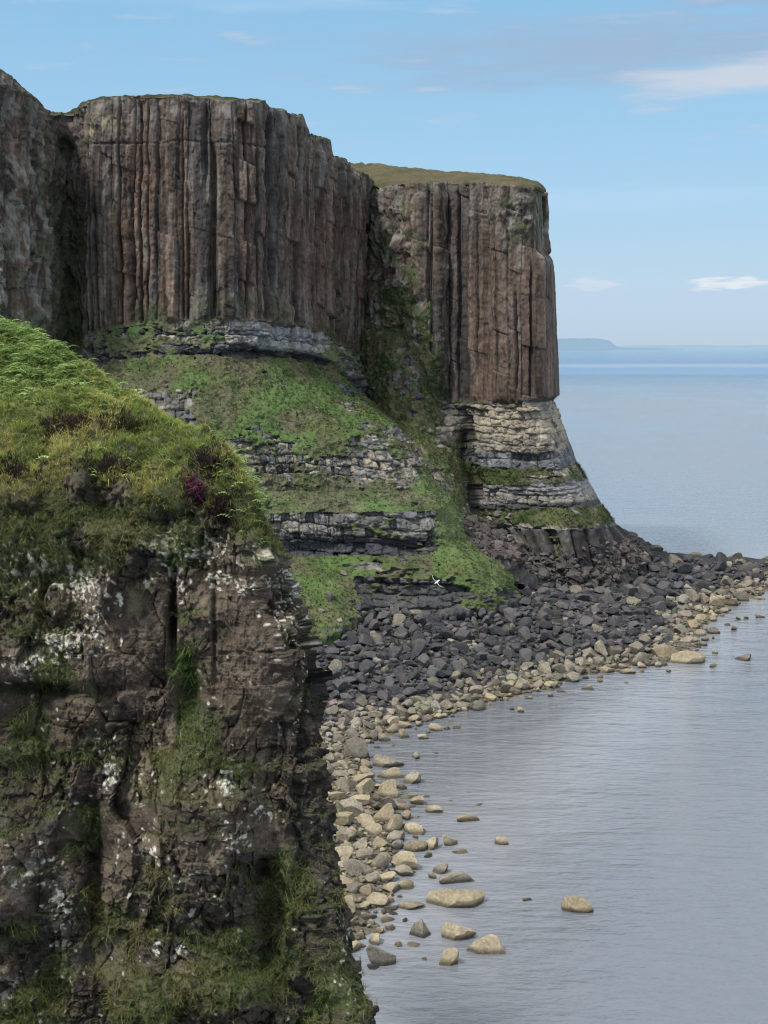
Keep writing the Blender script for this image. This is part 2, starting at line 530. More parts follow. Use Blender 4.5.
    dc, kc, jc, cr = columns(S, z, P, cells, 40, joint=zj, relief=0.75)
    pxw = Ug + 1.5 * perlin(np.stack([z * 0.12, z * 0, Ug * 0.01], -1), 48)
    cleft = 0
    for cx, wd, z0, z1, a in ((120, 1.3, 40, 99, 1.0), (206, 3.2, 80, 99, 1.3), (214, 2.4, 55, 86, 1.2), (183, 1.0, 50, 90, .6), (270, 1.8, 60, 99, 1.3), (300, 2.0, 55, 90, 1.0), (247, 1.1, 50, 99, .7), (330, 1.6, 50, 86, 1.0), (97, 1.4, 50, 75, .8), (148, .9, 55, 95, .5)):
        cleft = cleft + a * np.exp(-((pxw - cx) / wd) ** 2) * sst(z0 - 4, z0 + 4, z) * (1 - sst(z1 - 3, z1 + 3, z))
    dc = dc - 1.5 * cleft
    cr = np.clip(cr + 0.5 * cleft, 0, 1)
    lay = Cells(-10, 80, 0.7, 2.1, 9)
    ds, ks, js, crs = strata(S, z + 0.035 * S, P, lay, 60)
    bb = blocks(P * np.array([0.45, 0.45, 0.2]), 17, 1.2, 0.05)[0]
    bb2 = blocks(P * np.array([0.8, 0.8, 0.3]), 18, 1.2, 0.05)[0]
    rough = fbm(P * 0.16, 4, 3) * 1.6 + ridge(P * np.array([0.45, 0.45, 0.3]), 3, 12) * 0.45
    fine = fbm(P * 1.1, 3, 14)
    # rock share of the lower slope: strata bands are rock, turf between
    band = (sst(2.98, 3.02, Zr) * (1 - sst(4.9, 5.05, Zr)) * (0.52 + 0.42 * sst(222, 238, Ug) * (1 - sst(322, 338, Ug))) + sst(5.93, 6.05, Zr) * (1 - sst(6.9, 7.1, Zr)) * 0.62
            + sst(7.95, 8.05, Zr) * (1 - sst(8.97, 9.02, Zr)) * 1.0 + sst(9.97, 10.05, Zr) * 0.9)
    spur = sst(352, 366, Ug) * sst(7.2, 8.2, Zr)
    hump = (1 - sst(318, 334, Ug)) * sst(9.9, 10.1, Zr)
    rockn = band + blobs(px, py, [(165, 402, 36, 12, 0.95), (110, 375, 40, 8, .4), (348, 388, 14, 16, 0.7), (245, 340, 20, 10, -0.1), (130, 345, 40, 12, -0.55), (205, 345, 14, 12, -0.5), (140, 352, 60, 6, 0.3), (110, 405, 25, 10, 0.5),
                                  (340, 470, 16, 18, -0.35), (375, 455, 14, 25, 0.25), (300, 470, 40, 20, 0.15), (320, 425, 60, 16, -0.2), (225, 400, 22, 30, -0.3), (320, 380, 25, 22, -0.3)])
    rockn = rockn + 0.7 * fbm(P * 0.13, 3, 31) + 0.7 * fbm(P * np.array([0.5, 0.5, 0.8]), 4, 33) + 0.35 * fbm(P * np.array([0.9, 0.9, 1.6]), 2, 34) - spur * (1.3 - 1.1 * sst(10.2, 10.8, Zr)) - hump * (1.6 - 1.0 * sst(10.5, 10.95, Zr))
    rockn = rockn - 0.5 * gully * sst(2.55, 2.9, Zr)
    rockn = rockn + (h01(ks, 209) - 0.45) * 0.9 * sst(5.93, 6.05, Zr) * (1 - sst(6.9, 7.1, Zr)) - 0.12 * sst(5, 5.1, Zr) * (1 - sst(5.8, 6, Zr))
    rock = sst(0.30, 0.55, rockn)
    below = 1 - w_col
    under = 0.8 * np.exp(-((Zr - 4.55) / 0.35) ** 2) * sst(215, 235, Ug) * (1 - sst(322, 334, Ug)) * sst(-0.3, 0.2, perlin(P * 0.12, 36)) + np.exp(-((Zr - 8.8) / 0.16) ** 2) * (1 - sst(348, 360, Ug)) + np.exp(-((Zr - 10.4) / 0.35) ** 2) * 0.6 * sst(330, 345, Ug) * (1 - sst(354, 362, Ug))
    disp = w_col * (dc * (1 - 0.1 * buttress) * (1 - 0.7 * gully) * np.clip((Zr - 1.99) * 12, 0.35, 1) + (buttress * 0.35 + gully * 1.0 + 0.2) * rough + buttress * 1.1 * bb + 0.35 * bb2 + 0.12 * fine)
    disp = disp + below * (rock * (ds * 0.9 + 0.35 * rough) + (1 - rock) * (0.5 * rough + 0.28 * fine + 0.1) - under * 1.3)
    cap = (Zr < 2)
    disp = np.where(cap, 0, disp)
    dirn = np.where((w_col > 0.5)[..., None], nh, 0.75 * nh + 0.25 * n)
    P2 = P + dirn * disp[..., None]
    # notched skyline: blocks missing along the rim
    rimk, rt, rw = cells.look(S)
    notch = (h01(rimk, 77) * 0.9 + 0.5 * perlin(np.stack([S * 0.1, S * 0, S * 0], -1), 9)) * (0.6 + 0.7 * sst(258, 275, Ug))
    P2[..., 2] -= np.clip(notch, 0, 3) * np.exp(-np.clip(Zr - 2, 0, 9) * 28) * (Zr > 1.95)
    P2[..., 2] += (fbm(P * 0.3, 3, 55) * 0.5) * (Zr <= 2) * (Zr > 0.9)
    # ---- colour
    dtop = P2[int(np.argmin(np.abs(Z - 2))), :, 2][None] - z
    C = column_colour(P, S, kc, jc, cr, 90, dtop)
    lich = sst(0.05, 0.35, fbm(P * np.array([0.5, 0.5, 0.28]), 4, 71)) * buttress * 0.75
    C = cmix(C, (0.21, 0.20, 0.18), lich)
    C = cmix(C, GREEN * 0.8, np.clip(sst(0.1, 0.4, fbm(P * 0.2, 3, 73)) * (buttress * 0.5 + gully) + gully * sst(2.2, 2.6, Zr) * 0.8, 0, 0.9))
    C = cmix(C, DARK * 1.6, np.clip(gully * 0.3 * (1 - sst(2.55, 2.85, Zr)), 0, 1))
    C = cmix(C, (0.30, 0.255, 0.17), np.clip(blobs(px, py, [(103, 124, 14, 8, 1.0), (92, 132, 8, 6, 0.6)]) * 1.2 * sst(-0.25, 0.15, fbm(P * 0.25, 3, 75)), 0, 0.85))
    C = cmix(C, GREYP * 0.9, np.clip(blobs(px, py, [(130, 118, 30, 20, .5), (195, 170, 8, 8, .7), (322, 155, 9, 14, .9), (285, 140, 12, 18, .5), (215, 215, 5, 60, .35)]) * sst(-0.3, 0.2, fbm(P * 0.5, 3, 76)), 0, 0.8))
    C = cmix(C, GREEN * 0.75, np.clip(sst(2.86, 2.99, Zr) * sst(-0.1, 0.25, fbm(P * 0.3, 3, 74)), 0, 0.75) * w_col)
    # strata colours
    lc = h01(ks, 201)
    rc = np.broadcast_to(SLATE * 0.75, P.shape).astype(np.float32).copy()
    rc = cmix(rc, (0.20, 0.185, 0.155), sst(0.45, 0.75, lc))
    rc = rc * (0.55 + 0.9 * h01b(ks, js, 203))[..., None] * (1 + 0.7 * fbm(P * 0.7, 3, 79))[..., None]
    pale1 = (sst(2.98, 3.03, Zr) * (1 - sst(3.85, 3.98, Zr))) * sst(225, 235, Ug) * (1 - sst(326, 336, Ug))
    rc = cmix(rc, np.array((0.27, 0.285, 0.30)), np.clip(pale1 * (0.5 + 0.7 * fbm(P * 0.5, 3, 81)), 0, 0.9))
    pale2 = sst(5.93, 6.05, Zr) * (1 - sst(6.9, 7.1, Zr))
    rc = cmix(rc, BEIGE * 1.05, np.clip(pale2 * (h01b(ks, js, 205) * 1.7 - 0.5), 0, 0.95))
    ledge = sst(7.97, 8.05, Zr) * (1 - sst(8.45, 8.6, Zr))
    rc = cmix(rc, (0.20, 0.195, 0.185), np.clip(ledge * (h01b(ks, js, 207) * 1.2 - 0.2), 0, 0.8))
    drk = sst(8.45, 8.6, Zr) * (1 - sst(8.98, 9.02, Zr)) + sst(9.97, 10.1, Zr) + (sst(3.9, 4.0, Zr) * (1 - sst(4.95, 5.02, Zr)))
    rc = cmix(rc, (0.045, 0.048, 0.056), np.clip(drk * 0.8, 0, 0.85))
    rc = cmix(rc, DARK, np.clip(crs * 0.5, 0, 1))
    tc = turf_colour(P, 111)
    dg = (P[..., 0] * 0.8 + P[..., 2]) ; dq = (P[..., 2] - P[..., 0] * 0.9)
    strk = 0.6 * fbm(np.stack([dg * 0.05, dq * 0.13, P[..., 1] * 0.05], -1), 4, 116) + 0.7 * fbm(P * np.array([0.1, 0.1, 0.16]), 4, 117)
    tc = cmix(tc, (0.094, 0.148, 0.050), sst(-0.02, 0.32, strk) * 0.85)
    tc = cmix(tc, (0.115, 0.108, 0.075), sst(0.1, 0.4, -strk) * 0.5)
    tc = cmix(tc, (0.115, 0.150, 0.060), np.clip(spur * 0.85 + hump * 0.35, 0, 0.9) * 0.9)
    tc = cmix(tc, (0.19, 0.17, 0.13), sst(0.32, 0.42, fbm(P * 0.55, 2, 113)) * 0.5 * hump)
    lowc = cmix(tc, 0, np.zeros_like(rock)) + (rc - tc) * rock[..., None]
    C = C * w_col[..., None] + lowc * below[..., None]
    C = np.where(cap[..., None], turf_colour(P, 115) * 0.42, C)
    # ---- parts
    org = (-45.0, 245.0, 5.0)
    root = empty('sea_cliff', org)
    tag(root, 'tall brown basalt cliff of upright columns with grassy ledges below, left of the headland', 'cliff', kind='structure')

    def cut(name, a, b, mat):
        i0 = int(np.argmin(np.abs(Z - a))); i1 = int(np.argmin(np.abs(Z - b)))
        return grid_mesh(name, P2[i0:i1 + 1], C[i0:i1 + 1], mat, root, True, org)
    cut('plateau_turf', 0, 2, M_FAR_TURF)
    cut('column_face', 2, 3, M_FAR_ROCK)
    cut('pale_strata', 3, 5, M_FAR_STRATA)
    cut('grass_slope', 5, 6, M_FAR_TURF)
    cut('beige_ledge', 6, 8, M_FAR_STRATA)
    cut('grey_ledge', 8, 9, M_FAR_STRATA)
    cut('foot_slope', 9, 12, M_FAR_TURF)
    return P2, (1 - rock) * below * (Zr > 4.9), C, hnorm(P2), Zr, Ug


# ================================================================== HEADLAND CLIFF (right tower)
def build_headland():
    r0 = [(330, 330, 190, 350), (362, 362, 187, 330), (385, 385, 184, 322), (420, 420, 181, 315), (438, 438, 181, 313), (445, 445, 181, 315.5), (463, 463, 181, 314), (470, 470, 181, 308.5), (500, 500, 181.5, 303), (525, 521, 183, 300),
          (540, 535, 185, 301), (546, 540, 187, 305), (552, 544, 191, 313), (575, 544, 192, 335), (600, 536, 192, 370)]
    cap = [(330, 330, 162, 395), (362, 362, 163, 372), (385, 385, 165, 362), (420, 420, 168, 352), (450, 450, 171, 348), (475, 475, 173, 342), (500, 500, 175, 337), (525, 525, 178.5, 332),
           (540, 538, 182, 329), (546, 543, 185.5, 327), (552, 546, 189.5, 329), (575, 546, 191, 345), (600, 537, 192, 375)]
    cap2 = [(u, px, py + 200, Y + 30) for u, px, py, Y in cap]
    r1 = [(330, 330, 300, 338), (362, 362, 312, 323), (385, 385, 320, 316), (410, 410, 338, 311), (430, 430, 385, 309), (438, 438, 398, 309.5), (445, 446, 402, 312), (463, 463, 403, 310), (470, 470, 404, 306), (500, 500, 404, 301), (525, 521, 403, 298),
          (540, 536, 402, 299), (546, 546, 401, 303), (552, 551, 400, 311), (575, 553, 399, 333), (600, 546, 398, 368)]
    r2 = [(330, 345, 400, 318), (362, 372, 405, 306), (385, 392, 412, 300), (410, 415, 425, 297), (430, 442, 448, 297), (445, 460, 462, 303), (463, 474, 466, 304), (470, 480, 466, 299.5), (500, 507, 468, 297.5), (525, 538, 467, 294.5),
          (540, 558, 466, 295.5), (546, 568, 465, 300), (552, 575, 463, 309), (575, 577, 462, 332), (600, 566, 460, 367)]
    r3 = [(330, 360, 440, 305), (362, 388, 445, 295), (385, 408, 452, 290), (410, 430, 462, 288), (430, 455, 475, 290), (445, 466, 482, 300), (463, 476, 484, 301.5), (470, 484, 484, 297.5), (500, 510, 485, 295), (525, 545, 484, 292), (540, 568, 482, 294),
          (546, 578, 481, 298), (552, 585, 479, 308), (575, 587, 478, 332), (600, 575, 475, 367)]
    r4 = [(330, 380, 480, 292), (362, 405, 482, 284), (385, 425, 488, 281), (410, 446, 496, 281), (430, 464, 503, 286), (445, 470, 507, 298), (463, 478, 509, 299.5), (470, 486, 509, 296.5), (500, 514, 509, 294), (525, 553, 508, 290.5), (540, 578, 507, 292),
          (546, 590, 506, 296), (552, 599, 504, 307), (575, 601, 503, 332), (600, 588, 500, 367)]
    r5 = [(330, 400, 500, 285), (362, 425, 505, 279), (385, 445, 512, 276), (410, 462, 520, 276), (430, 476, 525, 282), (445, 486, 527, 291), (463, 496, 528, 293), (470, 500, 528, 292.5), (500, 527, 529, 290), (525, 566, 530, 286), (540, 592, 529, 289),
          (546, 604, 528, 295), (552, 613, 526, 307), (575, 617, 525, 334), (600, 604, 522, 368)]
    r6 = [(330, 430, 545, 272), (362, 455, 550, 268), (385, 475, 552, 266), (410, 495, 556, 266), (430, 510, 560, 270), (445, 522, 566, 276), (463, 534, 574, 281), (470, 542, 580, 284), (500, 558, 590, 284.5), (525, 585, 597, 282), (540, 610, 592, 286),
          (546, 625, 580, 293), (552, 645, 562, 308), (575, 650, 553, 338), (600, 650, 546, 372)]
    r7 = [(u, px + 3, py + 20, Y - 3) for u, px, py, Y in r6]
    U = np.concatenate([np.linspace(330, 438, 210, endpoint=False), np.linspace(438, 472, 110, endpoint=False), np.linspace(472, 553, 240, endpoint=False), np.linspace(553, 600, 70)])
    rails = [cap2, cap, r0, r1, r2, r3, r4, r5, r6, r7]
    rows = [3, 40, 320, 96, 26, 42, 32, 90, 6]
    P, Z = loft(rails, rows, U)
    Sx = arc_of(P[60:300])
    S = np.broadcast_to(Sx, P.shape[:2]).copy()
    Zr = np.broadcast_to(Z[:, None], P.shape[:2]); Ug = np.broadcast_to(U, P.shape[:2])
    z = P[..., 2]
    n = hnorm(P)
    nh = n.copy(); nh[..., 2] = 0; nh /= np.linalg.norm(nh, axis=-1, keepdims=True) + 1e-6
    px, py = to_px(P[..., 0], P[..., 1], P[..., 2])
    w_col = sst(1.985, 2.01, Zr) * (1 - sst(2.975, 3.005, Zr))
    gl0 = 1 - sst(425, 450, Ug)
    w_col = sst(1.985, 2.01, Zr) * (1 - sst(2.975, 3.005, Zr + gl0 * (0.55 * fbm(P * 0.12, 3, 141) + 0.12)))
    below = (1 - w_col) * (Zr > 2.3)
    cells = Cells(-5, Sx[-1] + 5, 1.0, 4.8, 15)
    dc, kc, jc, cr = columns(S, z, P, cells, 140, relief=0.68)
    pxw = Ug + 1.5 * perlin(np.stack([z * 0.12, z * 0, Ug * 0.01], -1), 148)
    cleft = 0
    for cx, wd, z0, z1, a in ((392, 1.6, 60, 84, 1.0), (410, 1.2, 55, 80, .8), (432, 1.3, 45, 80, .8), (520, 1.3, 40, 60, .9), (534, 1.5, 40, 66, 1.2), (498, .9, 40, 70, .5), (478, .9, 45, 76, .6)):
        cleft = cleft + a * np.exp(-((pxw - cx) / wd) ** 2) * sst(z0 - 4, z0 + 4, z) * (1 - sst(z1 - 3, z1 + 3, z))
    dc = dc - 1.4 * cleft
    cr = np.clip(cr + 0.5 * cleft, 0, 1)
    lay = Cells(-10, 80, 0.7, 2.2, 19)
    ds, ks, js, crs = strata(S, z, P, lay, 160, 2.6)
    rough = fbm(P * 0.16, 4, 43) * 1.6 + ridge(P * np.array([0.45, 0.45, 0.3]), 3, 42) * 0.45
    fine = fbm(P * 1.1, 3, 44)
    gully = 1 - sst(428, 446, Ug)                      # broken gully side on the left
    shabby = blobs(px, py, [(378, 240, 26, 70, 1.0), (402, 290, 20, 60, 1.0), (415, 350, 20, 40, .8), (520, 215, 30, 22, .8), (545, 230, 14, 24, 1.0), (385, 350, 25, 40, 1)])
    shabby = np.clip(shabby, 0, 1)
    band = (sst(3.0, 3.03, Zr) * (1 - sst(3.93, 4.1, Zr)) * (1 - gully) * 1.0 + sst(4.95, 5.05, Zr) * (1 - sst(5.95, 6.05, Zr)) * (1 - gully) * 1.0
            + sst(6.7, 6.98, Zr) * sst(462, 480, Ug))
    rockn = band + 0.7 * fbm(P * 0.13, 3, 131) + 0.8 * fbm(P * 0.5, 3, 133) + 0.3
    rockn = rockn - 0.9 * sst(3.0, 3.1, Zr) * (1 - sst(5.9, 6.1, Zr)) * sst(425, 445, Ug) * (1 - sst(452, 462, Ug))
    rockn = rockn + blobs(px, py, [(448, 428, 9, 16, 1.8), (520, 475, 18, 10, -0.5), (405, 420, 16, 14, 0.25), (440, 478, 12, 12, .5), (575, 522, 25, 6, -0.5), (500, 480, 25, 8, -0.4), (530, 515, 30, 8, -0.5)])
    fan = (1 - sst(462, 482, Ug)) * sst(6.4, 7.1, Zr)   # scree fan in the gully mouth
    rockn = rockn - 0.30 * gully * below + fan * 0.9
    rock = sst(0.35, 0.62, rockn)
    pinn = blobs(px, py, [(448, 426, 10, 15, 1.0)])
    dd, kd, jd, crd = columns(S, z, P, Cells(-5, Sx[-1] + 5, 1.2, 2.6, 17), 170)
    footcol = sst(6.98, 7.02, Zr) * sst(470, 490, Ug)
    disp = w_col * (dc * (1 - 0.6 * shabby) * np.clip((Zr - 1.99) * 12, 0.35, 1) + (0.25 + 0.9 * shabby) * rough + 0.12 * fine)
    disp = disp + below * (rock * (ds * 0.85 * (1 - footcol) + dd * 1.15 * footcol + 0.3 * rough) + (1 - rock) * (0.55 * rough + 0.3 * fine) + pinn * 1.8 - 2.2 * blobs(px, py, [(466, 440, 5, 28, 1.), (474, 490, 5, 22, 1.0)]))
    # the top of the seaward corner is broken back, columns bulge out lower down
    corner = sst(515, 540, Ug)
    disp = disp * (1 - 0.75 * sst(532, 546, Ug))
    disp = disp + w_col * sst(526, 544, Ug) * (-0.7 + 2.1 * sst(2.26, 2.37, Zr + 0.05 * perlin(P * 0.3, 47)))
    disp = np.where(Zr < 2, 0, disp)
    P2 = P + np.where((w_col > 0.5)[..., None], nh, 0.75 * nh + 0.25 * n) * disp[..., None]
    rimk, rt, rw = cells.look(S)
    P2[..., 2] -= h01(rimk, 78) * 0.8 * np.exp(-np.clip(Zr - 2, 0, 9) * 28) * (Zr > 1.97)
    P2[..., 2] += fbm(P * 0.25, 3, 56) * 0.45 * (Zr <= 2) * (Zr > 0.9)
    dtop = P2[int(np.argmin(np.abs(Z - 2))), :, 2][None] - z
    C = column_colour(P, S, kc, jc, cr, 190, dtop)
    C = cmix(C, (0.20, 0.19, 0.17), shabby * sst(0.0, 0.3, fbm(P * np.array([0.6, 0.6, 0.35]), 4, 171)) * 0.85)
    C = cmix(C, GREEN * 0.8, np.clip(shabby * sst(0.05, 0.3, fbm(P * 0.22, 3, 173)) + blobs(px, py, [(400, 318, 20, 26, 1.0), (420, 365, 18, 30, .8), (520, 230, 10, 14, .5), (385, 345, 18, 20, .8), (362, 215, 8, 40, .5)]) * sst(-0.3, 0.1, fbm(P * 0.3, 3, 174)), 0, 0.85))
    C = cmix(C, DARK * 1.5, np.clip(sst(440, 446, Ug) * (1 - sst(463, 468, Ug)) * 0.45, 0, 1))  # shaded strip between the columns, painted in as darker rock
    C = cmix(C, RUST * 1.05, sst(468, 476, Ug) * (1 - sst(528, 536, Ug)) * 0.4 * sst(2.25, 2.4, Zr))
    lc = h01(ks, 301)
    rc = np.broadcast_to(SLATE, P.shape).astype(np.float32).copy()
    rc = cmix(rc, (0.22, 0.20, 0.165), sst(0.4, 0.7, lc))
    rc = rc * (0.6 + 0.8 * h01b(ks, js, 303))[..., None] * (1 + 0.7 * fbm(P * 0.7, 3, 179))[..., None]
    pale = sst(3.0, 3.02, Zr) * (1 - sst(3.45, 3.6, Zr)) * sst(461, 468, Ug)
    rc = cmix(rc, BEIGE * 1.02, np.clip(pale * (0.95 - 0.6 * sst(-0.1, 0.4, fbm(P * np.array([.2, .2, 1.0]), 3, 181))), 0, 0.95))
    mid = sst(4.98, 5.05, Zr) * (1 - sst(5.75, 5.9, Zr)) * (1 - gully)
    rc = cmix(rc, (0.26, 0.25, 0.235), np.clip(mid * (0.25 + 0.8 * h01b(ks, js, 305)), 0, 0.85))
    rc = cmix(rc, DARK * 1.6, np.clip(sst(5.72, 5.85, Zr) * (1 - sst(5.97, 6.05, Zr)) * 0.9, 0, 1))
    rc = cmix(rc, BEIGE * 1.05, np.clip(pinn * 1.2 * (h01(ks, 307) * 1.3), 0, 0.95))
    rc = cmix(rc, (0.085, 0.075, 0.070), np.clip(fan, 0, 1) * 0.85)
    rc = cmix(rc, (0.040, 0.036, 0.035), np.clip(footcol, 0, 1) * 0.92 * (0.75 + 0.5 * h01(kd, 309)))
    rc = cmix(rc, DARK, np.clip((crs * (1 - footcol) + crd * footcol) * 0.5, 0, 1))
    rc = cmix(rc, DARK * 0.9, np.clip(blobs(px, py, [(466, 440, 6, 28, 1.), (474, 490, 6, 22, 1.0)]) * 0.9, 0, 0.9))  # shadow in the cleft painted over the carved recess
    tc = turf_colour(P, 211) * 0.88
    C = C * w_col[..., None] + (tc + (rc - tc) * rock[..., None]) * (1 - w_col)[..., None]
    top = turf_colour(P, 215)
    top = cmix(top * 0.75, (0.105, 0.090, 0.058), 0.45 + sst(-0.15, 0.3, fbm(P * 0.12, 3, 217)) * 0.5)
    C = np.where((Zr < 2)[..., None], top, C)
    org = (25.0, 290.0, 3.0)
    root = empty('headland_cliff', org)
    tag(root, 'brown columned cliff on pale strata at the seaward end, with a flat grassy top', 'cliff', kind='structure')

    def cut(name, a, b, mat):
        i0 = int(np.argmin(np.abs(Z - a))); i1 = int(np.argmin(np.abs(Z - b)))
        return grid_mesh(name, P2[i0:i1 + 1], C[i0:i1 + 1], mat, root, True, org)
    cut('plateau_turf', 0, 2, M_FAR_TURF)
    cut('column_face', 2, 3, M_FAR_ROCK)
    cut('pale_strata', 3, 4, M_FAR_STRATA)
    cut('grass_ledge', 4, 5, M_FAR_TURF)
    cut('grey_strata', 5, 6, M_FAR_STRATA)
    cut('turf_shelf', 6, 7, M_FAR_TURF)
    cut('foot_columns', 7, 9, M_FAR_ROCK)
    return P2, (1 - rock) * below, C, hnorm(P2), Zr, fan


# ================================================================== NEAR CLIFF
def build_near():
    keys = [-120, -50, 0, 30, 60, 90, 115, 140, 165, 190, 215, 240, 255, 270]
    sky = [(-120, 285, 74), (-50, 306, 70), (0, 325, 66), (30, 336, 64), (60, 353, 62), (90, 373, 60), (115, 390, 58.5), (140, 404, 57), (162, 420, 55.5), (186, 434, 54), (208, 443, 52.5), (230, 456, 51), (244, 472, 50.2), (255, 496, 49.8)]
    m1 = [(-120, 380, 60), (-50, 400, 58), (0, 412, 56), (30, 413, 55.5), (60, 414, 55), (90, 414, 54.5), (115, 416, 54.2), (140, 422, 53.8), (163, 433, 53.2), (187, 443, 52.2), (210, 453, 51.2), (232, 466, 50.2), (247, 482, 49.5), (260, 508, 49.3)]
    m2 = [(-120, 440, 54), (-50, 452, 54), (0, 460, 54), (30, 456, 53.6), (60, 452, 53.2), (90, 450, 53), (115, 450, 52.7), (140, 452, 52.4), (164, 455, 51.8), (188, 461, 51), (210, 470, 50.2), (232, 481, 49.5), (250, 496, 49.1), (267, 520, 48.9)]
    b0 = [(-120, 485, 51.5), (-50, 490, 51.3), (0, 490, 51), (30, 486, 50.8), (60, 484, 50.5), (90, 482, 50.2), (115, 485, 50), (140, 496, 49.8), (164, 502, 49.6), (188, 504, 49.4), (210, 508, 49.2), (233, 514, 49.0), (254, 526, 48.8), (276, 546, 49)]
    edges = [(293, 595, 48.8), (305, 640, 48.3), (313, 690, 48), (319, 750, 47.6), (330, 830, 47), (341, 900, 46.4), (353, 960, 45.8), (371, 1024, 45), (389, 1090, 44.4), (420, 1250, 43), (470, 1700, 40)]
    def mk(lst):
        out = [(k, a[0], a[1], a[2]) for k, a in zip(keys, lst)]
        k, px, py, Y = out[-1]
        out += [(285, px - 2, py + 3, Y + 1.5), (300, px - 34, py + 4, Y + 4.0), (330, px - 150, py + 6, Y + 12)]
        return out
    rails = []
    sk = mk(sky)
    rails.append([(u, px, py + 30, Y + 25) for u, px, py, Y in sk])
    rails += [sk, mk(m1), mk(m2), mk(b0)]
    for (ex, ey, eY) in edges:
        lst = []
        for k in keys:
            f = (k + 120) / 390
            lst.append((-120 + f * (ex + 120), ey, eY - 0.6 * (1 - f) + 0.6 * max(0, (k - 240) / 30.0)))
        rails.append(mk(lst))
    U = np.concatenate([np.linspace(-120, -10, 90, endpoint=False), np.linspace(-10, 272, 500, endpoint=False), np.linspace(272, 300, 110, endpoint=False), np.linspace(300, 330, 70)])
    rows = [8, 90, 60, 56, 110, 64, 72, 86, 110, 96, 84, 86, 70, 40, 20]
    P, Z = loft(rails, rows, U)
    # smooth the rail kinks vertically
    k = np.array([1, 2, 3, 4, 3, 2, 1], float); k /= k.sum()
    for _ in range(2):
        Q = np.pad(P, ((3, 3), (0, 0), (0, 0)), mode='edge')
        P = sum(k[i] * Q[i:i + P.shape[0]] for i in range(7))
    Zr = np.broadcast_to(Z[:, None], P.shape[:2]); Ug = np.broadcast_to(U, P.shape[:2])
    px, py = to_px(P[..., 0], P[..., 1], P[..., 2])
    n = hnorm(P)
    face = sst(3.7, 4.4, Zr + 0.5 * perlin(P * 0.35, 3) + 0.35 * fbm(P * 1.3, 2, 4))
    # arc length along the face, measured level
    Sx = arc_of(P[int(P.shape[0] * 0.45):])
    S = np.broadcast_to(Sx, P.shape[:2]).copy()
    z = P[..., 2]
    wv = np.stack([fbm(P * 0.35, 2, 21), fbm(P * 0.35 + 9, 2, 22), fbm(P * 0.35 + 17, 2, 23)], -1) * 0.3
    B1, j1, h1 = blocks((P + wv) * np.array([0.62, 0.62, 0.34]), 31, 1.2, 0.03)
    B2, j2, h2 = blocks((P + wv * 0.8) * np.array([1.25, 1.25, 0.95]), 32, 1.1, 0.05)
    B3, j3, h3 = blocks((P + wv * 0.6) * np.array([3.1, 3.1, 2.6]), 33, 1.1, 0.07)
    slab = np.clip(blobs(px, py, [(128, 655, 36, 62, 1.0), (245, 640, 38, 66, 1.0), (225, 590, 40, 25, .6), (250, 720, 34, 50, .8), (80, 722, 36, 34, .7), (120, 850, 18, 50, .7), (200, 860, 22, 40, .8)]), 0, 1)   # broad smooth faces
    rubm = np.clip(0.55 + 1.3 * fbm(P * 0.35, 3, 24) + blobs(px, py, [(180, 800, 70, 50, .5), (290, 620, 20, 70, .7), (60, 610, 60, 50, .35), (170, 570, 120, 20, .5), (230, 920, 60, 60, .4), (30, 900, 40, 100, .5)]), 0, 1) * (1 - 0.7 * slab)
    big_n = fbm(P * np.array([0.30, 0.30, 0.2]), 3, 61)
    med = fbm(P * 1.1, 4, 62)
    fin = ridge(P * np.array([3.5, 3.5, 2.6]), 3, 63)
    kc = (h1[..., 0] * 1023).astype(int); j = (h2[..., 0] * 1023).astype(int)
    crack = np.clip(0.5 * j1 * (h1[..., 2] > 0.55) + 0.6 * j2 * rubm * (h2[..., 2] > 0.4) + 0.4 * j3 * rubm, 0, 1)
    bias = blobs(px, py, [(185, 835, 52, 78, 2.1), (185, 985, 75, 60, 1.0), (30, 745, 32, 55, -1.4), (8, 930, 48, 100, 1.6), (92, 850, 12, 110, -0.75), (268, 900, 12, 100, -0.8), (200, 630, 85, 60, 0.7), (172, 612, 4, 40, -1.5), (187, 690, 13, 55, -1.1), (215, 615, 2, 60, -0.3), (300, 800, 30, 90, -0.4),
                          (110, 545, 60, 18, 0.5), (250, 560, 30, 12, .35), (190, 795, 55, 12, 0.35), (45, 690, 45, 7, -1.1), (225, 985, 60, 30, 0.8), (32, 665, 20, 16, .5)])
    fr = face * (0.85 * B1 * (1 - 0.7 * slab) + 0.72 * B2 * (0.3 + 0.7 * rubm) * (1 - 0.75 * slab) + 0.34 * B3 * rubm + 0.06 * blocks(P * np.array([8.0, 8.0, 7.0]), 34, 1.2, 0.08)[0] * (0.3 + 0.7 * rubm) - 0.10 * j1 * (h1[..., 2] > 0.55) - 0.10 * j2 * rubm * (h2[..., 2] > 0.4) - 0.05 * j3 * rubm
                 + 0.8 * big_n + 0.14 * med + (0.05 + 0.04 * rubm) * fin + 1.1 * bias)
    # thin bedding on the slabs
    fr = fr + face * 0.035 * slab * ridge(np.stack([S * 0.5, z * 5, S * 0], -1), 2, 66)
    lumps = voronoi(P * np.array([1.1, 0.9, 1.1]), 44)
    gz = (1 - face) * (1 - 0.8 * sst(235, 262, Ug)) * ((0.42 - 0.55 * lumps[0]) + 0.35 * fbm(P * 0.7, 3, 64) + 0.12 * med)
    terrace = (1 - face) * blobs(px, py, [(100, 428, 50, 14, 0.0)])
    nn = n.copy(); nn[..., 2] *= 0.6
    nn /= np.linalg.norm(nn, axis=-1, keepdims=True)
    amp = 1 - 0.82 * sst(252, 282, Ug) - 0.16 * sst(285, 330, Ug)
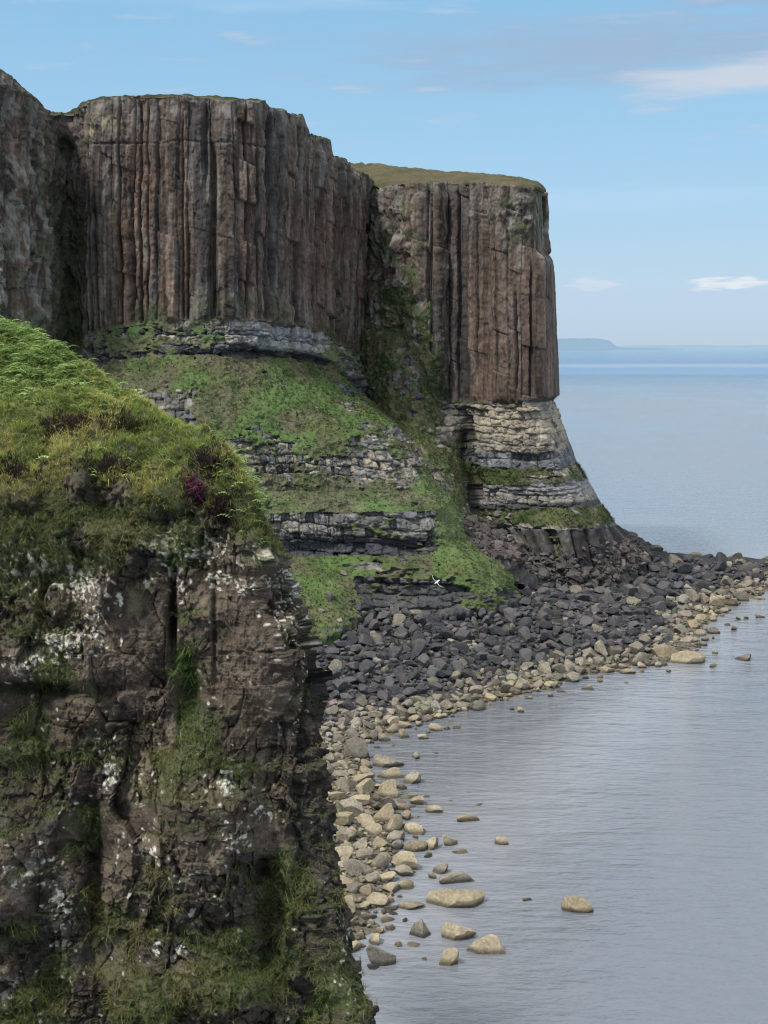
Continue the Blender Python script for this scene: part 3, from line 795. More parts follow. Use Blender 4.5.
    fr = fr * amp + face * (1 - amp) * (0.22 * fbm(P * np.array([1.2, 1.2, 1.0]), 4, 72) + 0.22 * B3 + 0.2 * B2)
    P2 = P + nn * fr[..., None] + np.array([0, -0.3, 1.0]) * ((gz + terrace) * amp)[..., None]
    n2 = hnorm(P2)
    # ---- masks
    up = n2[..., 2]
    gblob = np.clip(blobs(px, py, [(184, 690, 20, 65, 1.3), (92, 870, 12, 60, .5), (268, 880, 10, 60, .5), (150, 760, 50, 10, .5), (60, 960, 14, 60, .5), (190, 930, 60, 14, .5), (45, 800, 30, 40, .4), (130, 720, 40, 12, .35), (215, 830, 12, 40, .4), (150, 860, 12, 40, .35), (300, 900, 16, 60, .4), (240, 770, 30, 14, .5), (100, 570, 40, 14, .4), (200, 640, 10, 18, .5), (28, 745, 30, 45, .9), (25, 1000, 50, 45, .75), (235, 965, 60, 40, .65), (285, 880, 15, 32, .95), (330, 1000, 28, 30, .9),
                               (175, 1000, 60, 35, .75), (110, 945, 35, 35, .7), (150, 540, 30, 20, .75), (20, 560, 60, 55, .75), (100, 530, 80, 25, .6), (262, 520, 16, 26, .5), (230, 770, 20, 20, .5), (178, 555, 14, 14, 1.0), (100, 780, 30, 20, .25), (210, 740, 25, 20, .6), (60, 620, 25, 50, .3)]), 0, 1)
    gn = fbm(P * 0.8, 3, 65)
    grass = np.clip((1 - face) * 1.2 + sst(0.28, 0.62, gblob + 0.75 * gn) * 0.95 + sst(0.42, 0.75, up + 0.5 * gn) * 0.6, 0, 1) * (1 - 0.85 * slab * face)
    # ---- colours
    C = np.broadcast_to(np.array((0.084, 0.067, 0.051)), P.shape).astype(np.float32).copy()
    C = cmix(C, (0.115, 0.089, 0.067), np.clip(slab * 0.8 + 0.9 * sst(0.0, 0.4, fbm(P * 0.5, 3, 67)), 0, 1) * 0.8)
    C = cmix(C, (0.032, 0.028, 0.026), sst(0.05, 0.45, fbm(P * np.array([0.7, 0.7, 0.3]) + 5, 3, 68)) * 0.85 * (1 - 0.6 * slab))
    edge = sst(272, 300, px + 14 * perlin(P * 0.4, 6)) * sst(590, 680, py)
    C = cmix(C, (0.028, 0.025, 0.025), np.clip(edge * 0.55 + blobs(px, py, [(285, 960, 20, 60, .5), (92, 850, 14, 80, .4), (172, 612, 4, 40, .7), (45, 692, 40, 7, .5)]), 0, 0.85))  # shade painted into the rock: right-hand edge, gullies and slots
    C = C * (0.75 + 0.5 * h2[..., 1])[..., None] * (0.8 + 0.4 * h3[..., 1] * rubm + 0.2 * (1 - rubm))[..., None] * (1 + 0.7 * med)[..., None] * (1 + 0.25 * fin)[..., None]
    C = cmix(C, (0.20, 0.165, 0.10), np.clip(blobs(px, py, [(150, 775, 24, 22, .9), (175, 750, 20, 20, .6), (225, 790, 30, 14, .6), (60, 650, 30, 14, .4), (140, 500, 30, 14, .5), (290, 690, 12, 20, .6)]) * sst(-0.1, 0.3, fbm(P * 1.5, 3, 70)), 0, 0.85))
    C = cmix(C, (0.25, 0.23, 0.19), np.clip(blobs(px, py, [(35, 660, 22, 16, .9), (60, 905, 14, 40, .6), (35, 870, 15, 40, .5), (20, 960, 30, 50, .3), (225, 520, 50, 12, .4), (250, 552, 40, 10, .7), (285, 590, 14, 35, .5), (185, 900, 40, 40, .25)]) * sst(-0.05, 0.3, fbm(P * 1.8, 3, 77)), 0, 0.85))
    gc = turf_colour(P * 5, 311)
    gc = cmix(gc, (0.075, 0.07, 0.04), np.full(px.shape, 0.3))
    gc = cmix(gc, (0.22, 0.24, 0.07), (1 - face) * (1 - sst(405, 440, py)) * 0.6)
    dry = np.clip(blobs(px, py, [(95, 432, 60, 16, 1.0), (35, 480, 60, 14, .8), (110, 475, 40, 10, .6), (20, 530, 80, 40, .4)]) * sst(-0.25, 0.2, gn), 0, 0.9)
    gc = cmix(gc, (0.062, 0.046, 0.036), dry * 0.8)
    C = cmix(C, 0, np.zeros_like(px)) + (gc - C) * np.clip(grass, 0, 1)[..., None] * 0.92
    # white lichen
    lden = blobs(px, py, [(28, 572, 24, 15, .7), (75, 583, 28, 15, .8), (98, 612, 14, 28, .75), (165, 545, 14, 14, .95), (177, 583, 9, 26, .75), (205, 548, 24, 14, .75), (222, 578, 16, 6, .95), (25, 665, 20, 12, .6),
                          (62, 645, 12, 16, .9), (88, 640, 14, 10, .7), (245, 582, 22, 8, .6), (285, 600, 14, 50, .55), (112, 775, 8, 22, .7), (150, 778, 20, 10, .35), (300, 690, 8, 30, .35), (145, 835, 14, 24, .4), (240, 830, 14, 20, .35),
                          (60, 890, 12, 40, .4), (30, 860, 14, 16, .35), (265, 815, 10, 12, .4), (335, 960, 6, 30, .5), (30, 1000, 40, 30, .15), (255, 550, 26, 12, .45), (220, 780, 30, 10, .3), (190, 915, 60, 60, .06)])
    a1, a2, c1 = voronoi(P * 7.5 + 0.6 * np.stack([perlin(P * 6, 81), perlin(P * 6, 82), perlin(P * 6, 83)], -1), 84)
    b1, b2, c2 = voronoi(P * 2.9 + 0.8 * np.stack([perlin(P * 4, 85), perlin(P * 4, 86), perlin(P * 4, 87)], -1), 88)
    lich = np.maximum(sst(0.62, 0.2, a1) * (c1 < lden * 0.95 + 0.02), sst(0.58, 0.36, b1 + 0.25 * fbm(P * 9, 2, 89)) * (c2 < lden * 1.15)) * face * sst(-0.35, 0.05, fbm(P * 6, 3, 90) + 0.1)
    C = cmix(C, np.array((0.66, 0.63, 0.53)), lich * (0.72 + 0.25 * h2[..., 2]) * (0.8 + 0.3 * h01((c1 * 4095).astype(int), 3)))
    C = cmix(C, (0.015, 0.014, 0.014), np.clip(crack * 0.3, 0, 0.4) * face * (1 - lich) * (1 - grass * 0.6))
    org = (-9.0, 46.0, 0.0)
    root = empty('near_cliff', org)
    tag(root, 'dark brown lichen-spotted rock cliff close by on the left, overgrown with grass on top', 'cliff', kind='structure')
    i1 = int(np.argmin(np.abs(Z - 4)))
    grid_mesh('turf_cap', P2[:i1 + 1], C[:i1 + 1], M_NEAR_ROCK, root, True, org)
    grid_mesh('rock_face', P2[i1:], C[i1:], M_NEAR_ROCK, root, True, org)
    return P2, n2, grass, face, px, py, Zr, dry, lich


PA, turfA, CA, nA, ZA, UA = build_bastion()
PR, turfR, CR, nR, ZR, fanR = build_headland()
PN, nN, grassN, faceN, pxN, pyN, ZN, dryN, lichN = build_near()


# ------------------------------------------------------------------ scatter helpers
def face_samples(P, W, count, rng):
    """Random grid points with weights W * cell area."""
    a = np.linalg.norm(np.cross(P[1:, :-1] - P[:-1, :-1], P[:-1, 1:] - P[:-1, :-1]), axis=-1)
    w = (a * np.clip(W[:-1, :-1], 0, None)).ravel()
    idx = rng.choice(len(w), count, p=w / w.sum())
    i, j = np.divmod(idx, P.shape[1] - 1)
    s, t = rng.random(count), rng.random(count)
    pos = P[i, j] + (P[i + 1, j] - P[i, j]) * s[:, None] + (P[i, j + 1] - P[i, j]) * t[:, None]
    return pos, i, j


def blades(pos, nrm, length, width, droop, colour, rng, per=6, spread=0.12, seg=2):
    """Tufts of bent blades; returns verts, tri/quad faces as quads, colours."""
    n = len(pos) * per
    base = np.repeat(pos, per, 0)
    L = np.repeat(length, per) * rng.uniform(0.55, 1.15, n)
    Wd = np.repeat(width, per) * rng.uniform(0.7, 1.2, n)
    ang = rng.uniform(0, 2 * math.pi, n)
    out = np.stack([np.cos(ang), np.sin(ang), np.zeros(n)], -1)
    base = base + out * (rng.random(n) * spread)[:, None] * np.repeat(length, per)[:, None]
    up = np.repeat(nrm, per, 0) * 0.6 + np.array([0, 0, 0.8])
    up /= np.linalg.norm(up, axis=-1, keepdims=True)
    side = np.stack([-np.sin(ang + rng.uniform(-.7, .7, n)), np.cos(ang), np.zeros(n)], -1)
    dr = np.repeat(droop, per) * rng.uniform(0.4, 1.4, n)
    V, C = [], []
    c = np.repeat(colour, per, 0) * rng.uniform(0.7, 1.35, n)[:, None]
    for s in range(seg + 1):
        t = s / seg
        p = base + up * (L * t * (1 - 0.25 * t * dr))[:, None] + out * (L * dr * t * t * 0.75)[:, None] - np.array([0, 0, 1]) * (L * dr * dr * t ** 3 * 0.3)[:, None]
        w = Wd * (1 - 0.85 * t ** 1.5)
        V += [p - side * (w / 2)[:, None], p + side * (w / 2)[:, None]]
        cc = c * (0.5 + 0.75 * t)
        C += [cc, cc]
    V = np.stack(V, 1); C = np.stack(C, 1)
    m = 2 * (seg + 1)
    F = []
    for s in range(seg):
        F.append(np.stack([np.arange(n) * m + 2 * s, np.arange(n) * m + 2 * s + 1, np.arange(n) * m + 2 * s + 3, np.arange(n) * m + 2 * s + 2], -1))
    return V.reshape(-1, 3), np.concatenate(F), C.reshape(-1, 3)


def join(parts):
    V, F, C, o = [], [], [], 0
    for v, f, c in parts:
        V.append(v); F.append(f + o); C.append(c); o += len(v)
    return np.concatenate(V), np.concatenate(F), np.concatenate(C)


# ------------------------------------------------------------------ grass on the near cliff
rg = np.random.default_rng(3)
vis = (pxN > -60) & (ZN < 12.5)
W = np.where(faceN < 0.5, 1.0, 0.0) * grassN * vis * (ZN > 0.8) * (1 - 0.55 * dryN)
pos, i, j = face_samples(PN, W, 20000, rg)
gy = fbm(pos * 0.35, 3, 401)
ppx, ppy = to_px(pos[:, 0], pos[:, 1], pos[:, 2])
col = lerp(np.array((0.26, 0.33, 0.085)), np.array((0.52, 0.49, 0.17)), sst(-0.25, 0.35, gy)[:, None])
col = lerp(col, np.array((0.19, 0.29, 0.085)), (sst(415, 370, ppy) * sst(120, 60, ppx))[:, None] * 0.7)
col = lerp(col, np.array((0.17, 0.18, 0.065)), sst(465, 515, ppy)[:, None] * 0.8)
g1 = blades(pos, nN[i, j], rg.uniform(0.18, 0.42, len(pos)), rg.uniform(0.015, 0.03, len(pos)), rg.uniform(0.5, 1.3, len(pos)), col, rg, 7, 0.35)
W2 = np.where(faceN >= 0.5, 1.0, 0.0) * sst(0.35, 0.8, grassN) * vis * (1 - lichN)
pos, i, j = face_samples(PN, W2, 14000, rg)
gy = fbm(pos * 0.5, 3, 402)
ppx, ppy = to_px(pos[:, 0], pos[:, 1], pos[:, 2])
lush = blobs(ppx, ppy, [(185, 680, 18, 60, 1.0), (178, 555, 14, 14, .8), (285, 880, 15, 32, .7), (330, 1000, 28, 30, .6), (28, 745, 30, 45, .3)])
col = lerp(np.array((0.11, 0.145, 0.05)), np.array((0.22, 0.21, 0.09)), sst(-0.2, 0.35, gy)[:, None])
col = lerp(col, np.array((0.18, 0.31, 0.085)), np.clip(lush, 0, 1)[:, None] * 0.85)
g2 = blades(pos, nN[i, j], rg.uniform(0.14, 0.40, len(pos)), rg.uniform(0.014, 0.03, len(pos)), rg.uniform(0.7, 1.7, len(pos)), col, rg, 6, 0.4)
V, F, C = join([g1, g2])
tag(mesh_from('grass', V, F, M_BLADE, C, smooth=False), 'shaggy yellow-green grass growing over the top and ledges of the near cliff', 'grass', kind='stuff')

# ------------------------------------------------------------------ bracken on the shoulder
W = np.clip(blobs(pxN, pyN, [(10, 360, 75, 34, 1.2), (60, 375, 40, 22, .9), (110, 402, 30, 12, .5), (-60, 350, 60, 40, 1), (230, 470, 30, 18, .5), (258, 500, 14, 24, .8), (240, 505, 14, 14, .5), (130, 470, 50, 12, .25)]), 0, 1) * (faceN < 0.75) * (ZN > 0.9) * (ZN < 5)
pos, i, j = face_samples(PN, W, 5200, rg)


def fronds(pos, nrm, size, colour, rng):
    parts = []
    n = len(pos)
    V = []; C = []; F = []
    o = 0
    for q in range(n):
        az = rng.uniform(0, 6.283); L = size[q] * rng.uniform(0.7, 1.2)
        d = np.array([math.cos(az), math.sin(az), 0.0]); sd = np.array([-d[1], d[0], 0.0])
        rise = rng.uniform(0.5, 1.0)
        for s in range(1, 7):
            t = s / 6
            c = pos[q] + d * L * t * 0.9 + np.array([0, 0, 1]) * L * (rise * t - 0.75 * t * t + 0.15)
            w = L * 0.36 * (1 - t * 0.85)
            ln = L * 0.17
            for sg in (-1, 1):
                tip = c + sd * sg * w + d * w * 0.35 - np.array([0, 0, 1]) * w * rng.uniform(0.1, 0.4)
                V += [c - d * ln * 0.5, c + d * ln * 0.45, tip + d * ln * 0.2, tip - d * ln * 0.15]
                cc = colour[q] * rng.uniform(0.7, 1.3)
                C += [cc] * 4
                F.append((o, o + 1, o + 2, o + 3)); o += 4
    return np.array(V), np.array(F), np.array(C)


col = lerp(np.array((0.20, 0.32, 0.10)), np.array((0.33, 0.44, 0.17)), rg.random(len(pos))[:, None])
V, F, C = fronds(pos, nN[i, j], rg.uniform(0.25, 0.6, len(pos)), col * rg.uniform(0.7, 1.35, (len(pos), 1)), rg)
tag(mesh_from('bracken_undergrowth', V, F, M_BLADE, C, smooth=False), 'bright green bracken covering the shoulder of the near cliff', 'bracken', kind='stuff')

# ------------------------------------------------------------------ turf tufts on the far slopes
pos, i, j = face_samples(PA, turfA * (UA > 60) * (ZA < 11.5), 15000, rg)
col = CA[i, j] * 1.3
a1 = blades(pos, nA[i, j], rg.uniform(0.25, 0.65, len(pos)), rg.uniform(0.08, 0.18, len(pos)), rg.uniform(0.5, 1.4, len(pos)), col, rg, 4, 0.6)
pos, i, j = face_samples(PR, turfR * (ZR > 2.6) * (ZR < 7.9), 8000, rg)
a2 = blades(pos, nR[i, j], rg.uniform(0.25, 0.7, len(pos)), rg.uniform(0.08, 0.18, len(pos)), rg.uniform(0.5, 1.4, len(pos)), CR[i, j] * 1.3, rg, 4, 0.6)
V, F, C = join([a1, a2])
tag(mesh_from('ledge_grass', V, F, M_BLADE, C, smooth=False), 'rough green grass on the ledges and slopes under the columned cliffs', 'grass', kind='stuff')

# ================================================================== BEACH
shore_px = [(300, 1040), (345, 968), (372, 925), (392, 885), (400, 835), (382, 800), (372, 770), (368, 746), (400, 729), (450, 716), (500, 701), (560, 684), (600, 673), (640, 668),
            (688, 662), (702, 645), (706, 625), (730, 608), (768, 592), (805, 580), (830, 571), (815, 563), (775, 560), (720, 558), (680, 555), (652, 550)]
sx, sy = on_level([p[0] for p in shore_px], [p[1] for p in shore_px])
poly = np.stack([sx, sy], -1)
poly = np.concatenate([poly, [[62, 420], [40, 520], [-260, 520], [-260, 60], [-40, 50]]])


def shore_dist(x, y):
    d = np.full(x.shape, 1e9); inside = np.zeros(x.shape, bool)
    n = len(poly)
    for a in range(n):
        p, q = poly[a], poly[(a + 1) % n]
        e = q - p
        t = np.clip(((x - p[0]) * e[0] + (y - p[1]) * e[1]) / (e @ e), 0, 1)
        d = np.minimum(d, np.hypot(x - p[0] - t * e[0], y - p[1] - t * e[1]))
        c = (p[1] > y) != (q[1] > y)
        with np.errstate(divide='ignore', invalid='ignore'):
            xi = p[0] + (y - p[1]) / (q[1] - p[1]) * e[0]
        inside ^= c & (x < xi)
    return np.where(inside, d, -d)


def ground_z(x, y, sd=None):
    sd = shore_dist(x, y) if sd is None else sd
    q = np.stack([x, y, x * 0], -1)
    z = np.where(sd > 0, 0.15 * np.minimum(sd, 6) + 0.16 * np.clip(sd - 6, 0, 60), np.maximum(0.10 * sd, -5))
    return np.minimum(z, 9.5) + 0.35 * fbm(q * 0.15, 3, 501) - 0.1


gx, gyy = np.meshgrid(np.arange(-60, 135, 0.75), np.arange(60, 470, 0.9))
sdg = shore_dist(gx, gyy)
gz = ground_z(gx, gyy, sdg)
GP = np.stack([gx, gyy, gz], -1)
gc = np.broadcast_to(np.array((0.045, 0.045, 0.048)), GP.shape).astype(np.float32).copy()
gc = cmix(gc, (0.13, 0.115, 0.085), sst(7, 2, sdg))
gc = cmix(gc, (0.20, 0.18, 0.13), sst(-1, -3, sdg))
gc = gc * (1 + 0.6 * fbm(GP * 0.5, 3, 503))[..., None]
tag(grid_mesh('beach', GP, gc, M_BEACH), 'dark boulder beach along the foot of the cliffs', 'beach', kind='structure')


# ------------------------------------------------------------------ boulders
def ico(sub):
    import bmesh
    bm = bmesh.new()
    bmesh.ops.create_icosphere(bm, subdivisions=sub, radius=1)
    V = np.array([v.co[:] for v in bm.verts]); F = np.array([[v.index for v in f.verts] for f in bm.faces])
    bm.free()
    return V, F


def rock_shape(V, seed, cuts=11, smooth=0.0, pyramid=False):
    r = np.random.default_rng(seed)
    V = V * (1 + 0.22 * fbm(V * 0.9 + seed * 3.1, 2, seed)[:, None])
    for _ in range(cuts):
        d = r.normal(size=3); d[2] *= 0.7
        d /= np.linalg.norm(d)
        h = r.uniform(0.34, 0.74)
        s = V @ d
        V = V - np.outer(np.clip(s - h, 0, None) * (1 - smooth * 0.4), d)
    if pyramid:
        for a in (0.4, 2.3, 4.4):
            d = np.array([math.cos(a), math.sin(a), 0.95]); d /= np.linalg.norm(d)
            V = V - np.outer(np.clip(V @ d - 0.38, 0, None), d)
    V = V * (1 + 0.06 * fbm(V * 3.2 + seed, 3, seed + 1)[:, None])
    V = V - (V.max(0) + V.min(0)) / 2
    V = V / np.abs(V).max(0)
    return V


IC3, IF3 = ico(3)
IC2, IF2 = ico(2)
IC1, IF1 = ico(1)
HI = [rock_shape(IC3, 900 + s) for s in range(10)]
PYR = rock_shape(IC3, 931, pyramid=True)
LO = [rock_shape(IC2, 700 + s, cuts=12) for s in range(14)]
TINY = [rock_shape(IC1, 800 + s, cuts=8) for s in range(12)]


def rock_mesh(V, F, mat, name='boulder'):
    me = bpy.data.meshes.new(name)
    me.from_pydata(V.tolist(), [], F.tolist())
    me.polygons.foreach_set('use_smooth', np.full(len(F), True))
    me.materials.append(mat)
    me.set_sharp_from_angle(angle=math.radians(22))
    return me


MESH = {}
for mk_, mat in (('dark', M_B_DARK), ('grey', M_B_GREY), ('tan', M_B_TAN)):
    MESH[mk_] = [rock_mesh(v, IF3, mat) for v in HI]
MESH['pyr'] = [rock_mesh(PYR, IF3, M_B_GREY)]


def put_rock(me, x, y, z, size, rz, label, group=None, tilt=(0, 0), cat='boulder'):
    o = bpy.data.objects.new('boulder', me)
    COL.objects.link(o)
    o.location = (x, y, z); o.scale = size; o.rotation_euler = (tilt[0], tilt[1], rz)
    return tag(o, label, cat, group)


# boulders standing in the shallows, each told apart
special = [
    # px, py(base), w, h, kind, variant, rot, label
    (456, 908, 62, 22, 'tan', 0, 0.0, 'largest tan boulder in the shallows, long and flat with a dark undercut left end'),
    (579, 913, 36, 16, 'tan', 1, 0.2, 'lone tan boulder lying farthest out in the calm water'),
    (459, 941, 38, 20, 'tan', 2, 0.1, 'rounded tan boulder just behind the smooth wide one in the shallows'),
    (487, 955, 47, 21, 'tan', 3, -0.15, 'smooth wide tan boulder in front of a rounder one'),
    (421, 938, 24, 21, 'pyr', 0, 0.3, 'pointed pyramid shaped grey boulder in the shallows'),
    (448, 966, 26, 18, 'tan', 5, 0.5, 'small peaked tan boulder at the water edge of the shallows, below the pyramid rock'),
    (381, 966, 32, 23, 'grey', 6, 0.2, 'blocky grey-brown boulder in the water closest to the near cliff'),
    (373, 970, 14, 6, 'dark', 4, 0.2, 'low dark stone awash beside the blocky grey boulder'),
    (405, 870, 30, 19, 'tan', 7, -0.3, 'chunky tan boulder at the edge of the packed stones'),
    (458, 884, 40, 13, 'grey', 8, 0.1, 'low flat greyish boulder behind the largest tan one'),
    (441, 874, 18, 11, 'grey', 9, 0.5, 'small round grey boulder beside the low flat one'),
    (407, 890, 18, 11, 'tan', 4, 0.8, 'small tan boulder between the packed stones and the largest one'),
    (388, 768, 34, 14, 'grey', 2, 0.0, 'rear slab of the stepped rock group in the inlet'),
    (391, 779, 32, 12, 'tan', 3, 0.25, 'middle tan slab of the stepped rock group in the inlet'),
    (411, 784, 22, 12, 'grey', 5, -0.1, 'dark sided front block of the stepped rock group in the inlet'),
    (357, 760, 28, 24, 'grey', 1, 0.6, 'big upright olive-grey boulder at the head of the inlet'),
    (449, 846, 18, 12, 'tan', 6, 0.9, 'round tan boulder at the outer end of the row of stones'),
    (430, 850, 22, 12, 'tan', 9, 0.4, 'tan boulder in the row of stones leading out from the beach'),
    (416, 852, 26, 13, 'tan', 0, 0.7, 'broad tan boulder in the row of stones next to the packed beach'),
    (470, 822, 28, 8, 'tan', 8, 0.1, 'pale flat stone almost awash out in the inlet'),
    (434, 813, 18, 7, 'tan', 7, 0.1, 'small brown tipped stone awash in the inlet'),
    (502, 845, 15, 9, 'tan', 1, 0.3, 'orange-tan stone alone beyond the row of stones'),
    (461, 854, 20, 5, 'tan', 3, 0.2, 'faint tan stone just breaking the water past the row of stones'),
    (411, 910, 30, 8, 'tan', 2, 0.1, 'pale flat stone touching the left end of the largest boulder'),
    (358, 940, 20, 8, 'grey', 3, 0.2, 'low grey stone beside the foot of the near cliff'),
    (390, 931, 13, 7, 'tan', 4, 0.5, 'small tan stone left of the pyramid rock'),
    (378, 934, 14, 6, 'tan', 5, 0.1, 'little flat stone between the cliff foot and the small tan stone'),
    (368, 920, 18, 9, 'grey', 6, 0.9, 'greyish stone at the lower end of the packed stones'),
    (528, 901, 12, 4, 'tan', 8, 0.4, 'tiny pale stone in open water between the two longest boulders'),
    (745, 661, 20, 6, 'grey', 9, 0.1, 'brownish low rock alone in the water near the right edge'),
    (690, 664, 38, 15, 'tan', 0, 0.3, 'large olive-tan rock at the outer corner of the boulder spit'),
    (668, 660, 34, 16, 'tan', 4, 0.8, 'broad tan rock behind the corner rock of the spit'),
    (628, 674, 16, 5, 'tan', 7, 0.2, 'thin reddish flat rock just off the beach'),
    (588, 690, 15, 5, 'grey', 3, 0.1, 'flat grey stone lying off the dark beach'),
    (625, 668, 14, 4, 'tan', 2, 0.1, 'pale sliver of rock in the water inside the spit corner'),
    (714, 634, 14, 7, 'grey', 1, 0.6, 'grey rock off the inner side of the spit'),
    (700, 622, 16, 8, 'tan', 5, 0.6, 'tan rock at the waist of the spit'),
    (760, 618, 12, 4, 'grey', 6, 0.2, 'small rock awash by the right edge, outside the spit'),
    (752, 562, 16, 5, 'grey', 2, 0.2, 'dark stone off the back of the spit'),
    (766, 570, 12, 5, 'grey', 8, 0.2, 'small dark stone at the tip behind the spit'),
]
for q, (px, py, w, h, kd, vr, rz, lab) in enumerate(special):
    X, Y = on_level(px, py)
    X, Y = float(X), float(Y)
    m = Y / FPX
    inc = 50.0 / Y
    W = w * m / 2
    D = W * (0.62 if w > 25 else 0.75)
    Hh = max(0.22, (h * m - 0.5 * D * inc) * 0.82)
    Yc = Y + D * 0.85
    # flattened ones sit almost awash
    put_rock(MESH[kd][vr % len(MESH[kd])], X, Yc, Hh * 0.2, (W, D, Hh), rz * 0.4, lab, None, (0.0, 0.12 * math.sin(q * 2.1)))

# packed boulders of the beach
rr = np.random.default_rng(21)
cand = []


def try_zone(n, fn_px, size_fn):
    pts = fn_px(n)
    x, y = on_level(pts[:, 0], pts[:, 1])
    for _ in range(5):
        z = np.clip(ground_z(x, y), 0, 9)
        x, y = on_level(pts[:, 0], pts[:, 1], z)
    for q in range(n):
        cand.append((pts[q, 0], pts[q, 1], x[q], y[q], z[q], size_fn(*pts[q])))


def uni(x0, x1, y0, y1):
    return lambda n: np.stack([rr.uniform(x0, x1, n), rr.uniform(y0, y1, n)], -1)


try_zone(3600, uni(312, 432, 775, 950), lambda px, py: rr.uniform(6, 13) if rr.random() < 0.65 else rr.uniform(13, 24))
try_zone(1300, uni(305, 440, 690, 790), lambda px, py: rr.uniform(5, 14))
try_zone(9500, uni(305, 640, 590, 735), lambda px, py: rr.uniform(3.6, 8) if rr.random() < 0.92 else rr.uniform(8, 16))
try_zone(6000, uni(540, 780, 548, 672), lambda px, py: rr.uniform(3.6, 8) if rr.random() < 0.9 else rr.uniform(8, 16))
try_zone(3500, uni(60, 310, 610, 1010), lambda px, py: rr.uniform(5, 13))     # the beach goes on behind the near cliff
X = np.array([c[2] for c in cand]); Y = np.array([c[3] for c in cand])
SD = shore_dist(X, Y)
order = np.argsort([-c[5] for c in cand])
placed = []
grid = {}
spx = [(s[0], s[1] - s[3] * 0.4, max(s[2], s[3]) * 0.5) for s in special]
for q in order:
    px, py, x, y, z, s = cand[q]
    sd = SD[q]
    if sd < (-0.6 if py < 780 else -1.8):
        if not (rr.random() < 0.03 and sd > -6):
            continue
    if sd < 0.5 and rr.random() < 0.2:
        continue
    if py < np.interp(px, [300, 335, 352, 372], [652, 642, 622, 606]) and px < 372:
        continue
    if any(abs(px - a) < b + s * 0.35 and abs(py - c) < b * 0.5 + s * 0.3 for a, c, b in spx):
        continue
    key = (int(px // 12), int(py // 12))
    bad = False
    for ax in (-1, 0, 1, 2, -2):
        for ay in (-1, 0, 1, 2, -2):
            for (bx, by, bs) in grid.get((key[0] + ax, key[1] + ay), ()):
                if abs(px - bx) < (s + bs) * 0.36 and abs(py - by) < (s + bs) * 0.21:
                    bad = True
    if bad:
        continue
    grid.setdefault(key, []).append((px, py, s))
    placed.append((px, py, x, y, z, s, sd))
placed.sort(key=lambda p: -p[5] + (1000 if p[0] < 322 else 0))

ZONES = {
    'tan': ('tan rounded stone packed along the waterline', 'pale boulders along the waterline'),
    'grey': ('greyish boulder between the pale waterline stones and the dark scree', 'grey boulders of the middle beach'),
    'dark': ('dark grey boulder heaped in the scree under the cliffs', 'dark boulders under the cliffs'),
}


def rock_kind(px, py, sd, r):
    e = sd + r.normal() * 1.5
    if py > 780:
        return 'tan' if r.random() < 0.62 else 'grey'
    if e < 1.8 or (px > 690 and e < 4):
        return 'tan' if r.random() < 0.6 else 'grey'
    if e < 8.0:
        return 'grey'
    return 'dark' if r.random() < 0.93 else 'grey'


stuffV, stuffF, stuffC = [], [], []
so = 0


def stuff_rock(x, y, z, W, D, Hh, rz, c, low=False):
    global so
    v, fc = (TINY[rr.integers(len(TINY))], IF1) if low else (LO[rr.integers(len(LO))], IF2)
    a, b = math.cos(rz), math.sin(rz)
    t1 = rr.uniform(-0.6, 0.6)
    v = v * np.array([W, D, Hh])
    v = np.stack([v[:, 0], v[:, 1] * math.cos(t1) - v[:, 2] * math.sin(t1), v[:, 1] * math.sin(t1) + v[:, 2] * math.cos(t1)], -1)
    v = np.stack([v[:, 0] * a - v[:, 1] * b, v[:, 0] * b + v[:, 1] * a, v[:, 2]], -1) + np.array([x, y, z])
    stuffV.append(v); stuffF.append(fc + so); so += len(v)
    stuffC.append(np.broadcast_to(c, v.shape) * rr.uniform(0.55, 1.45) * (1 + rr.normal(size=3) * 0.04))


KC = {'tan': np.array((0.29, 0.245, 0.165)), 'grey': np.array((0.20, 0.18, 0.14)), 'dark': np.array((0.078, 0.076, 0.078))}
nind = 250
for q, (px, py, x, y, z, s, sd) in enumerate(placed):
    W = s * y / FPX / 2 * 1.12
    D = W * rr.uniform(0.65, 1.0)
    Hh = W * rr.uniform(0.45, 0.95)
    kd = rock_kind(px, py, sd, rr)
    zz = z + Hh * rr.uniform(0.15, 0.6)
    if q < nind:
        lab, grp = ZONES[kd]
        put_rock(MESH[kd][rr.integers(10)], x, y, zz, (W, D, Hh), rr.uniform(0, 6.28), lab, grp, (rr.uniform(-.25, .25), rr.uniform(-.25, .25)))
    else:
        stuff_rock(x, y, zz, W, D, Hh, rr.uniform(0, 6.28), KC[kd])
for (px, py, w, h, lab) in ((331, 598, 13, 8, 'dark stone sunk in the grassy hump beside the near cliff edge'), (352, 583, 12, 6, 'pale flat stone at the upper end of the grassy hump'), (343, 574, 9, 5, 'small pale stone above the flat one on the grassy hump'),
                            (322, 612, 9, 5, 'whitish stone low on the grassy hump next to the near cliff'), (340, 622, 8, 5, 'small whitish stone near the foot of the grassy hump')):
    d2 = (to_px(PA[..., 0], PA[..., 1], PA[..., 2])[0] - px) ** 2 + (to_px(PA[..., 0], PA[..., 1], PA[..., 2])[1] - py) ** 2
    p = PA.reshape(-1, 3)[int(np.argmin(d2))]
    m = p[1] / FPX
    put_rock(MESH['dark' if 'dark' in lab else 'grey'][int(px) % 10], float(p[0]), float(p[1]), float(p[2]) + h * m * 0.2, (w * m / 2, w * m * 0.4, h * m * 0.6), px * 0.1, lab)
